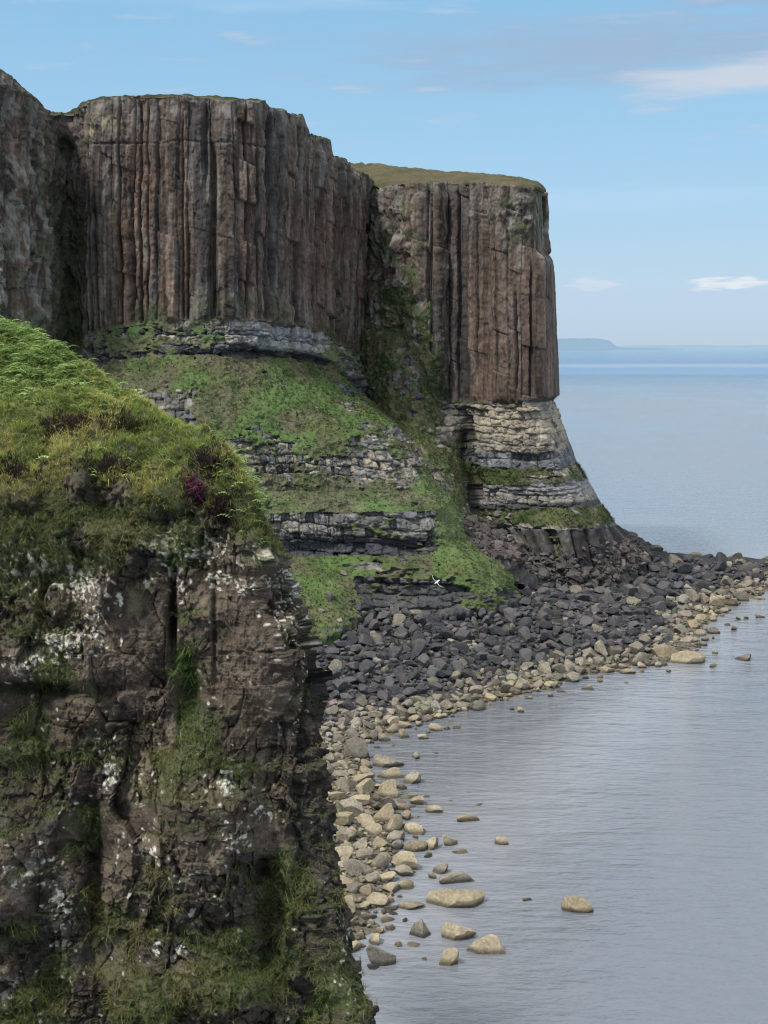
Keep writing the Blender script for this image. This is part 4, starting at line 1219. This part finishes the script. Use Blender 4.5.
# filler between the boulders
n = 11000
fx = rr.uniform(300, 775, n); fy = rr.uniform(550, 940, n)
x, y = on_level(fx, fy)
for _ in range(4):
    z = np.clip(ground_z(x, y), 0, 9); x, y = on_level(fx, fy, z)
sd = shore_dist(x, y)
ok = (sd > 0.0) & ~((fx < 372) & (fy < np.interp(fx, [300, 335, 352, 372], [650, 640, 620, 604]))) & ~((fx > 440) & (fy > 735))
for q in np.nonzero(ok)[0]:
    W = rr.uniform(1.5, 3.4) * y[q] / FPX
    kd = rock_kind(fx[q], fy[q], sd[q], rr)
    stuff_rock(x[q], y[q], z[q] + 0.1, W, W * rr.uniform(.6, 1), W * rr.uniform(.45, .8), rr.uniform(0, 6.28), KC[kd], True)
n = 900
fx = np.concatenate([rr.uniform(330, 480, 700), rr.uniform(430, 770, 200)]); fy = np.concatenate([rr.uniform(745, 965, 700), rr.uniform(575, 735, 200)])
x, y = on_level(fx, fy)
sd = shore_dist(x, y)
for q in np.nonzero((sd < 0.5) & (sd > -11) & (rr.random(n) < np.exp(np.minimum(sd, 0) / 4.5)))[0]:
    W = rr.uniform(3.5, 8.5) * y[q] / FPX
    if any(abs(fx[q] - a) < b + 8 and abs(fy[q] - c) < b * 0.5 + 6 for a, c, b in spx):
        continue
    Hh = W * 0.4
    stuff_rock(x[q], y[q], -Hh * rr.uniform(0.1, 1.2), W, W * 0.8, Hh, rr.uniform(0, 6.28), KC['tan'] * 1.1)
# scree on the headland fan and skirt
fanw = np.clip(fanR + np.clip((ZR - 7.25) / 0.5, 0, 1) * 1.0, 0, 1) * (ZR < 8.0) * (ZR > 5.5)
pos, i, j = face_samples(PR, fanw, 3200, rr)
for p in pos:
    W = rr.uniform(0.3, 0.85) if rr.random() < 0.92 else rr.uniform(0.9, 1.7)
    stuff_rock(p[0], p[1], p[2] + W * 0.1, W, W * rr.uniform(.6, 1), W * rr.uniform(.45, .8), rr.uniform(0, 6.28), np.array((0.088, 0.077, 0.072)))
tag(mesh_from('rock_rubble', np.concatenate(stuffV), np.concatenate(stuffF), M_STONES, np.concatenate(stuffC), smooth=False),
    'dense rubble of smaller stones filling the beach and scree', 'rubble', kind='stuff')

# ================================================================== SEA
m, nt = nodes_of('sea_water')
L = nt.links.new
out = N(nt, 'ShaderNodeOutputMaterial')
geo = N(nt, 'ShaderNodeNewGeometry')
mp = N(nt, 'ShaderNodeMapping'); mp.inputs['Scale'].default_value = (0.42, 1.0, 1.0); mp.inputs['Rotation'].default_value = (0, 0, 0.35)
L(geo.outputs['Position'], mp.inputs['Vector'])
w1 = N(nt, 'ShaderNodeTexNoise'); w1.inputs['Scale'].default_value = 0.9; w1.inputs['Detail'].default_value = 4; w1.inputs['Roughness'].default_value = 0.6
w2 = N(nt, 'ShaderNodeTexNoise'); w2.inputs['Scale'].default_value = 0.22; w2.inputs['Detail'].default_value = 2
L(mp.outputs[0], w1.inputs['Vector']); L(mp.outputs[0], w2.inputs['Vector'])
ws = N(nt, 'ShaderNodeMath', operation='MULTIPLY_ADD'); L(w2.outputs['Fac'], ws.inputs[0]); ws.inputs[1].default_value = 1.6; L(w1.outputs['Fac'], ws.inputs[2])
# wind patches: broad streaks where the ripples are stronger or the water is slicker
mp2 = N(nt, 'ShaderNodeMapping'); mp2.inputs['Scale'].default_value = (0.0035, 0.0016, 1.0); mp2.inputs['Rotation'].default_value = (0, 0, -0.45)
L(geo.outputs['Position'], mp2.inputs['Vector'])
w3 = N(nt, 'ShaderNodeTexNoise'); w3.inputs['Scale'].default_value = 2.2; w3.inputs['Detail'].default_value = 4
L(mp2.outputs[0], w3.inputs['Vector'])
patch = N(nt, 'ShaderNodeMapRange'); L(w3.outputs['Fac'], patch.inputs['Value'])
patch.inputs['From Min'].default_value = 0.38; patch.inputs['From Max'].default_value = 0.62; patch.inputs['To Min'].default_value = 0.45; patch.inputs['To Max'].default_value = 1.0
bp = N(nt, 'ShaderNodeBump'); bp.inputs['Distance'].default_value = 0.5
sl = N(nt, 'ShaderNodeSeparateXYZ'); L(geo.outputs['Position'], sl.inputs[0])
def SM(op, a, b=None, c=None):
    n_ = N(nt, 'ShaderNodeMath', operation=op)
    for k_, v_ in enumerate((a, b, c)):
        if v_ is None: continue
        if isinstance(v_, (int, float)): n_.inputs[k_].default_value = v_
        else: L(v_, n_.inputs[k_])
    return n_.outputs[0]
# pale diagonal sheen painted into the water's body colour, ripples flattened slightly
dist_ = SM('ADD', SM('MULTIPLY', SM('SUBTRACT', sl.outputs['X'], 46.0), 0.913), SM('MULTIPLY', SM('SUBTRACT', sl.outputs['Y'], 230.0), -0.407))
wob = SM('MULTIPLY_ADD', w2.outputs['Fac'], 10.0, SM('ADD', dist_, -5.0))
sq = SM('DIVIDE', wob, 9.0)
sheen = SM('POWER', 2.718, SM('MULTIPLY', SM('MULTIPLY', sq, sq), -1.0))
L(SM('MULTIPLY', patch.outputs[0], SM('SUBTRACT', 1.0, SM('MULTIPLY', sheen, 0.35))), bp.inputs['Strength'])
L(ws.outputs[0], bp.inputs['Height'])
gl = N(nt, 'ShaderNodeBsdfGlossy'); gl.inputs['Roughness'].default_value = 0.08
L(bp.outputs[0], gl.inputs['Normal'])
df = N(nt, 'ShaderNodeBsdfDiffuse')
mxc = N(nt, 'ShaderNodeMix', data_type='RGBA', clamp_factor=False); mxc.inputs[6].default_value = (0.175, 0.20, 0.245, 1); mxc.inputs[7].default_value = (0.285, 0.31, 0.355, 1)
L(SM('ADD', patch.outputs[0], SM('MULTIPLY', sheen, 1.1)), mxc.inputs[0])
# far water: deeper blue bands of wind-ruffled sea toward the horizon, one pale streak
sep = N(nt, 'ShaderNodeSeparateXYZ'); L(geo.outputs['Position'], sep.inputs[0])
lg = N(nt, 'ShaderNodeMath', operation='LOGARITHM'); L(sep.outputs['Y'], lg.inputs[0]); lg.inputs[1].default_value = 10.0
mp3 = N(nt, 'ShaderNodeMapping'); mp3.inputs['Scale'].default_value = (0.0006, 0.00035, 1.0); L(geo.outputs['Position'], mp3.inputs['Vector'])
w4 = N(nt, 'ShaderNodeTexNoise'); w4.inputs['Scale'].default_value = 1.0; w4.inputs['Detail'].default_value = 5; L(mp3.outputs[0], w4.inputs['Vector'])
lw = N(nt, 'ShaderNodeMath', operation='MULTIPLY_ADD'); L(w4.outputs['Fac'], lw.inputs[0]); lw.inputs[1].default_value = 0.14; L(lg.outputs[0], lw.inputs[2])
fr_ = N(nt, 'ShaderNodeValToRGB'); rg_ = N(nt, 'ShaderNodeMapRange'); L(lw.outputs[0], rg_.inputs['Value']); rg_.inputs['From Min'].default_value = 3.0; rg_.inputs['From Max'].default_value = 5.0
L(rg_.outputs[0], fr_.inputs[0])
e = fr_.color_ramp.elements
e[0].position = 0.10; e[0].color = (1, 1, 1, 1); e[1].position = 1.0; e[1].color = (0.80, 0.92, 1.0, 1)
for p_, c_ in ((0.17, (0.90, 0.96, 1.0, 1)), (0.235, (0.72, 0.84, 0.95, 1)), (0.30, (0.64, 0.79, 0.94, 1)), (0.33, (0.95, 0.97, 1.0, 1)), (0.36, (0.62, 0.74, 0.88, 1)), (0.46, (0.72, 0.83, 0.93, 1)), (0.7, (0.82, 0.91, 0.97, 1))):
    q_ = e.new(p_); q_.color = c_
mb = N(nt, 'ShaderNodeMix', data_type='RGBA', blend_type='MULTIPLY'); mb.inputs[0].default_value = 1.0
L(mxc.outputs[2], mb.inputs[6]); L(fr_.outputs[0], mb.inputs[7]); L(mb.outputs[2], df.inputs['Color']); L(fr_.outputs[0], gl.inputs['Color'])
tr = N(nt, 'ShaderNodeBsdfTransparent'); tr.inputs['Color'].default_value = (0.75, 0.85, 0.9, 1)
body = N(nt, 'ShaderNodeMixShader'); body.inputs[0].default_value = 0.40
L(df.outputs[0], body.inputs[1]); L(tr.outputs[0], body.inputs[2])
fr = N(nt, 'ShaderNodeFresnel'); fr.inputs['IOR'].default_value = 1.55; L(bp.outputs[0], fr.inputs['Normal'])
mxs = N(nt, 'ShaderNodeMixShader'); L(fr.outputs[0], mxs.inputs[0]); L(body.outputs[0], mxs.inputs[1]); L(gl.outputs[0], mxs.inputs[2])
L(mxs.outputs[0], out.inputs[0])
M_SEA = m
V = np.array([(-70000, -200, 0), (70000, -200, 0), (70000, 70000, 0), (-70000, 70000, 0)], float)
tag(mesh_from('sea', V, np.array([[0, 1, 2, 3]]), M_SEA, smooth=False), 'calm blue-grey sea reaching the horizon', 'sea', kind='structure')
V = np.array([(-3000, -200, -6), (3000, -200, -6), (3000, 3000, -6), (-3000, 3000, -6)], float)
tag(mesh_from('sea_bed', V, np.array([[0, 1, 2, 3]]), surface_mat('sea_bed', base=(0.06, 0.08, 0.09), two=(0.06, 0.08, 0.09), s1=0.2, s2=0.7), smooth=False), 'dark sea bed under the water', 'sea bed', kind='structure')

# ================================================================== DISTANT ISLAND
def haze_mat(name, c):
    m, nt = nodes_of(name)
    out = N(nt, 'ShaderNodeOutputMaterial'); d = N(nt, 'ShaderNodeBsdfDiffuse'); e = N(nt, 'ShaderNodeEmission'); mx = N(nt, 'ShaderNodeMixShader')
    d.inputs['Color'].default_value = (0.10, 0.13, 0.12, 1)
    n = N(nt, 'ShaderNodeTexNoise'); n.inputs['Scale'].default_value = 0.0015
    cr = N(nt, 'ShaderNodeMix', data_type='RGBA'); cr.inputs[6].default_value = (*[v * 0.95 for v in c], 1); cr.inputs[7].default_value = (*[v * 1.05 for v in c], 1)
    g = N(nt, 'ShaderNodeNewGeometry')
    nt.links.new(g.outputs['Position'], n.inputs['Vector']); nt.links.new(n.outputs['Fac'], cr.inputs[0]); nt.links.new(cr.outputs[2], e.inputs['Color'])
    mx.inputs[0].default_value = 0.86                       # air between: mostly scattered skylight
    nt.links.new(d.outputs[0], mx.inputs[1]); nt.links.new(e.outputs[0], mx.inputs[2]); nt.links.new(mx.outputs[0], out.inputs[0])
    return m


def ridge_land(name, prof, Y, depth, mat, label):
    us = np.linspace(prof[0][0], prof[-1][0], 160)
    hs = np.interp(us, [p[0] for p in prof], [p[1] for p in prof])
    hs = hs * (1 + 0.12 * fbm(np.stack([us * 0.12, us * 0, us * 0], -1), 3, 601))
    rowsP = []
    for t, hh in ((0, 0.0), (0.03, 0.55), (0.08, 0.92), (0.3, 1.0), (0.7, 0.9), (1.0, -0.01)):
        y = Y + depth * t
        x = (us - 384) / FPX * Y
        rowsP.append(np.stack([x, np.full_like(x, y), np.maximum(hs, 0) * hh / FPX * Y - 3], -1))
    P = np.stack(rowsP)
    return tag(grid_mesh(name, P, np.ones_like(P), mat), label, 'land', kind='structure')


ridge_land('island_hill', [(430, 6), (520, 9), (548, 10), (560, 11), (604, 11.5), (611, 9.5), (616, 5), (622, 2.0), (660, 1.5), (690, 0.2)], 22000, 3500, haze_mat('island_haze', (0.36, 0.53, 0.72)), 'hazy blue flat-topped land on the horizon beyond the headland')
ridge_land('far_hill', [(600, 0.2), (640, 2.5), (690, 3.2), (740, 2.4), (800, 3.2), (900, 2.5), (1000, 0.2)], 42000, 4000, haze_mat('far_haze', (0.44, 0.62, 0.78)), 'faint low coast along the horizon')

# ================================================================== HEATHER
def heather(px, py, w, h, bloom, body, flower, label, dens=1.0):
    sel = np.argmin((pxN - px) ** 2 + (pyN - (py + h * 0.35)) ** 2 + np.where(UNfar, 1e6, 0))
    i0, j0 = np.unravel_index(sel, pxN.shape)
    c = PN[i0, j0]
    m = c[1] / FPX
    rx, rz_ = w * m / 2, h * m / 2
    root = empty('heather_bush', tuple(c))
    tag(root, label, 'heather')
    n = int(620 * dens)
    th = rg.uniform(0, 2 * math.pi, n); rad = np.abs(rg.normal(size=n)) * 0.62
    # sprigs rooted over a patch that follows the ground
    ox = np.cos(th) * rad * rx
    oz = np.sin(th) * rad * rz_
    tx = px + ox / m; ty = py - oz / m
    near = [np.unravel_index(np.argmin((pxN[::3, ::3] - a) ** 2 + (pyN[::3, ::3] - b) ** 2 + np.where(UNfar[::3, ::3], 1e6, 0)), pxN[::3, ::3].shape) for a, b in zip(tx[:90], ty[:90])]
    anchors = np.array([PN[a * 3, b * 3] for a, b in near]); an = np.array([nN[a * 3, b * 3] for a, b in near])
    pick = rg.integers(0, len(anchors), n)
    base = anchors[pick] + rg.normal(size=(n, 3)) * 0.11
    L_ = rg.uniform(0.14, 0.30, n)
    col = body * rg.uniform(0.6, 1.4, (n, 1))
    v, f, cc = blades(base, an[pick], L_, np.full(n, 0.03), np.full(n, 0.5), col, rg, 4, 0.35)
    tag(mesh_from('foliage', v, f, M_BLADE, cc, root, False, c), kind='stuff')
    if bloom:
        k = int(n * bloom)
        tipn = base[:k] + an[pick[:k]] * L_[:k, None] * 0.6 + np.array([0, 0, 0.55]) * L_[:k, None]
        v, f, cc = blades(tipn, an[pick[:k]], np.full(k, 0.10), np.full(k, 0.035), np.full(k, 0.4), flower * rg.uniform(0.6, 1.4, (k, 1)), rg, 4, 0.5)
        tag(mesh_from('flowers', v, f, M_BLADE, cc, root, False, c), kind='stuff')
    return root


UNfar = ((ZN < 1.0) | (ZN > 13)) | (np.broadcast_to(np.arange(PN.shape[1])[None], ZN.shape) > 690)
PINK = np.array((0.36, 0.09, 0.23)); PURP = np.array((0.10, 0.045, 0.075))
heather(196, 493, 30, 12, 0.75, np.array((0.06, 0.05, 0.04)), PINK, 'bright pink heather in flower at the brink of the near cliff', 0.7)
heather(222, 508, 32, 38, 0.4, np.array((0.05, 0.036, 0.034)), PURP, 'dark purple heather drooping over the cliff edge beside the pink one', 1.2)
heather(207, 472, 34, 22, 0.12, np.array((0.065, 0.052, 0.042)), PURP, 'grey-brown dead heather just above the pink heather')
heather(108, 474, 62, 18, 0.0, np.array((0.06, 0.048, 0.040)), PURP, 'wide grey-brown heather patch on the brink left of the pink heather', 1.3)
heather(70, 432, 70, 26, 0.05, np.array((0.072, 0.056, 0.040)), PURP, 'brown heather bank under the bracken shoulder', 1.6)
heather(128, 428, 50, 20, 0.0, np.array((0.068, 0.066, 0.036)), PURP, 'olive-brown heather hummock at the right end of the bank', 1.2)
heather(18, 478, 60, 18, 0.0, np.array((0.055, 0.042, 0.034)), PURP, 'dark brown heather at the left edge of the brink', 1.3)

# ================================================================== SEAGULL
def gull():
    import bmesh
    c = at(437, 582, 172.0)
    pts = [((0, -0.30, 0.02), .035, .03), ((0, -0.24, 0.03), .05, .05), ((0, -0.15, 0.01), .06, .06), ((0, 0.02, 0), .085, .08), ((0, 0.16, 0), .065, .05), ((0, 0.30, 0.01), .075, .016)]
    ed = [(k, k + 1) for k in range(5)]
    for s in (-1, 1):
        b = len(pts)
        pts += [((s * 0.14, -0.06, 0.05), .10, .022), ((s * 0.36, -0.10, 0.10), .085, .018), ((s * 0.60, -0.02, 0.08), .06, .013), ((s * 0.80, 0.10, 0.04), .02, .008)]
        ed += [(3, b), (b, b + 1), (b + 1, b + 2), (b + 2, b + 3)]
    me = bpy.data.meshes.new('seagull')
    me.from_pydata([p[0] for p in pts], ed, [])
    o = bpy.data.objects.new('seagull', me)
    COL.objects.link(o)
    md = o.modifiers.new('skin', 'SKIN')
    sv = me.skin_vertices[0].data
    for k, p in enumerate(pts):
        sv[k].radius = (p[1], p[2]) if k < 6 else (p[2], p[1])
    sv[3].use_root = True
    ss = o.modifiers.new('sub', 'SUBSURF'); ss.levels = ss.render_levels = 2
    dg = bpy.context.evaluated_depsgraph_get()
    nm = bpy.data.meshes.new_from_object(o.evaluated_get(dg))
    o.modifiers.clear()
    o.data = nm
    nm.materials.clear()
    nm.materials.append(surface_mat('gull_plumage', base=(0.78, 0.78, 0.76), two=(0.8, 0.8, 0.78), contrast=(0.9, 1.1), bump=0, s1=8, s2=20))
    o.location = tuple(c)
    o.scale = (1.25, 1.25, 1.25)
    o.rotation_euler = (0.9, 0.75, -0.5)
    tag(o, 'white seagull gliding with spread wings in front of the dark rock band', 'bird')


gull()

# ================================================================== SKY AND SUN
SUN_AZ, SUN_EL = math.radians(-128), math.radians(54)      # azimuth from north (+Y) towards east (+X)
world = bpy.data.worlds.new('World')
SC.world = world
world.use_nodes = True
nt = world.node_tree
nt.nodes.clear()
L = nt.links.new
wo = N(nt, 'ShaderNodeOutputWorld')
bg = N(nt, 'ShaderNodeBackground')
sky = N(nt, 'ShaderNodeTexSky', sky_type='NISHITA')
sky.sun_disc = False
sky.sun_elevation = SUN_EL
sky.sun_rotation = SUN_AZ
sky.air_density = 1.0
sky.dust_density = 0.6
tc = N(nt, 'ShaderNodeTexCoord')
sp = N(nt, 'ShaderNodeSeparateXYZ'); L(tc.outputs['Generated'], sp.inputs[0])


def M(op, a, b=None, c=None):
    n = N(nt, 'ShaderNodeMath', operation=op)
    for k, v in enumerate((a, b, c)):
        if v is None:
            continue
        if isinstance(v, (int, float)):
            n.inputs[k].default_value = v
        else:
            L(v, n.inputs[k])
    return n.outputs[0]


def srgb(r, g, b):
    f = lambda v: (v / 255 / 12.92) if v <= 10 else ((v / 255 + 0.055) / 1.055) ** 2.4
    return (f(r), f(g), f(b), 1)


el = M('ARCSINE', sp.outputs['Z'])
az = M('ARCTAN2', sp.outputs['X'], sp.outputs['Y'])
ramp = N(nt, 'ShaderNodeValToRGB')
L(M('MULTIPLY', el, 1.6), ramp.inputs[0])
cr = ramp.color_ramp
stops = [(0.0, srgb(188, 214, 238)), (0.06, srgb(186, 217, 243)), (0.16, srgb(170, 214, 246)), (0.36, srgb(146, 201, 240)), (0.5, (0.62, 0.75, 0.90, 1)), (0.75, (1.0, 1.06, 1.13, 1)), (1.0, (1.2, 1.22, 1.26, 1))]  # upper stops: pale overcast above the view, brightens sea and ambient light
cr.elements[0].position, cr.elements[0].color = stops[0]
cr.elements[1].position, cr.elements[1].color = stops[-1]
for p, c in stops[1:-1]:
    e = cr.elements.new(p); e.color = c
sc_ = N(nt, 'ShaderNodeVectorMath', operation='SCALE'); L(sky.outputs[0], sc_.inputs[0]); sc_.inputs['Scale'].default_value = 0.10
mx = N(nt, 'ShaderNodeMix', data_type='RGBA'); mx.inputs[0].default_value = 0.80
L(sc_.outputs[0], mx.inputs[6]); L(ramp.outputs[0], mx.inputs[7])
cur = mx.outputs[2]
# cloud field: direction based noise, flattened
cb = N(nt, 'ShaderNodeCombineXYZ'); L(M('MULTIPLY', az, 14.0), cb.inputs[0]); L(M('MULTIPLY', el, 95.0), cb.inputs[1])
cn = N(nt, 'ShaderNodeTexNoise'); cn.inputs['Scale'].default_value = 1.0; cn.inputs['Detail'].default_value = 7; cn.inputs['Roughness'].default_value = 0.55
L(cb.outputs[0], cn.inputs['Vector'])


cn2 = N(nt, 'ShaderNodeTexNoise'); cn2.inputs['Scale'].default_value = 4.0; cn2.inputs['Detail'].default_value = 5
L(cb.outputs[0], cn2.inputs['Vector'])


def px_az(px): return (px - 384) / FPX
def px_el(py): return (346 - py) / FPX


def cloud(cur, cx, cy, rx, ry, colour, amt, nlo, nhi, nz=None):
    dx = M('DIVIDE', M('SUBTRACT', az, px_az(cx)), rx / FPX)
    dy = M('DIVIDE', M('SUBTRACT', el, px_el(cy)), ry / FPX)
    d = M('ADD', M('MULTIPLY', dx, dx), M('MULTIPLY', dy, dy))
    g = M('POWER', 2.718, M('MULTIPLY', d, -1.0))
    s = M('ADD', M('MULTIPLY', g, 0.62), M('SUBTRACT', (nz or cn).outputs['Fac'], 0.5))
    mr = N(nt, 'ShaderNodeMapRange', interpolation_type='SMOOTHSTEP'); L(s, mr.inputs['Value'])
    mr.inputs['From Min'].default_value = nlo; mr.inputs['From Max'].default_value = nhi; mr.inputs['To Max'].default_value = amt
    mm = N(nt, 'ShaderNodeMix', data_type='RGBA'); L(mr.outputs[0], mm.inputs[0]); L(cur, mm.inputs[6]); mm.inputs[7].default_value = colour
    return mm.outputs[2]


# cloud bands and small puffs low in the sky, placed by direction
cur = cloud(cur, 620, 66, 300, 34, srgb(160, 184, 212), 0.85, 0.02, 0.72)
cur = cloud(cur, 560, 92, 200, 12, srgb(158, 186, 216), 0.6, 0.05, 0.8)
cur = cloud(cur, 745, 95, 130, 17, srgb(204, 214, 228), 0.95, 0.08, 0.58)
cur = cloud(cur, 470, -6, 230, 19, srgb(214, 223, 234), 0.95, 0.05, 0.6)
cur = cloud(cur, 770, 18, 120, 22, srgb(160, 182, 212), 0.7, 0.15, 0.55)
cur = cloud(cur, 240, 20, 200, 14, srgb(165, 205, 238), 0.5, 0.2, 0.6)
cur = cloud(cur, 620, 205, 220, 16, srgb(186, 218, 244), 0.5, 0.15, 0.6)
cur = cloud(cur, 680, 300, 190, 20, srgb(192, 212, 235), 0.8, 0.05, 0.65)
cur = cloud(cur, 592, 286, 42, 9, srgb(210, 223, 238), 0.85, 0.30, 0.62, cn2)
cur = cloud(cur, 722, 286, 56, 9, srgb(228, 235, 243), 0.95, 0.30, 0.60, cn2)
L(cur, bg.inputs['Color'])
bg.inputs['Strength'].default_value = 1.0
L(bg.outputs[0], wo.inputs[0])

sun = bpy.data.lights.new('sun', 'SUN')
sun.energy = 3.5
sun.angle = math.radians(7)
sun.color = (1.0, 0.95, 0.88)
so_ = bpy.data.objects.new('sun', sun)
COL.objects.link(so_)
from mathutils import Vector
dvec = Vector((math.sin(SUN_AZ) * math.cos(SUN_EL), math.cos(SUN_AZ) * math.cos(SUN_EL), math.sin(SUN_EL)))
so_.rotation_euler = dvec.to_track_quat('Z', 'Y').to_euler()
so_.location = (0, -50, 200)

SC.render.engine = 'CYCLES'
SC.cycles.use_denoising = True
SC.cycles.filter_width = 1.2
SC.cycles.max_bounces = 5
SC.cycles.transparent_max_bounces = 8
SC.view_settings.view_transform = 'Standard'
SC.view_settings.look = 'None'
SC.view_settings.exposure = 0
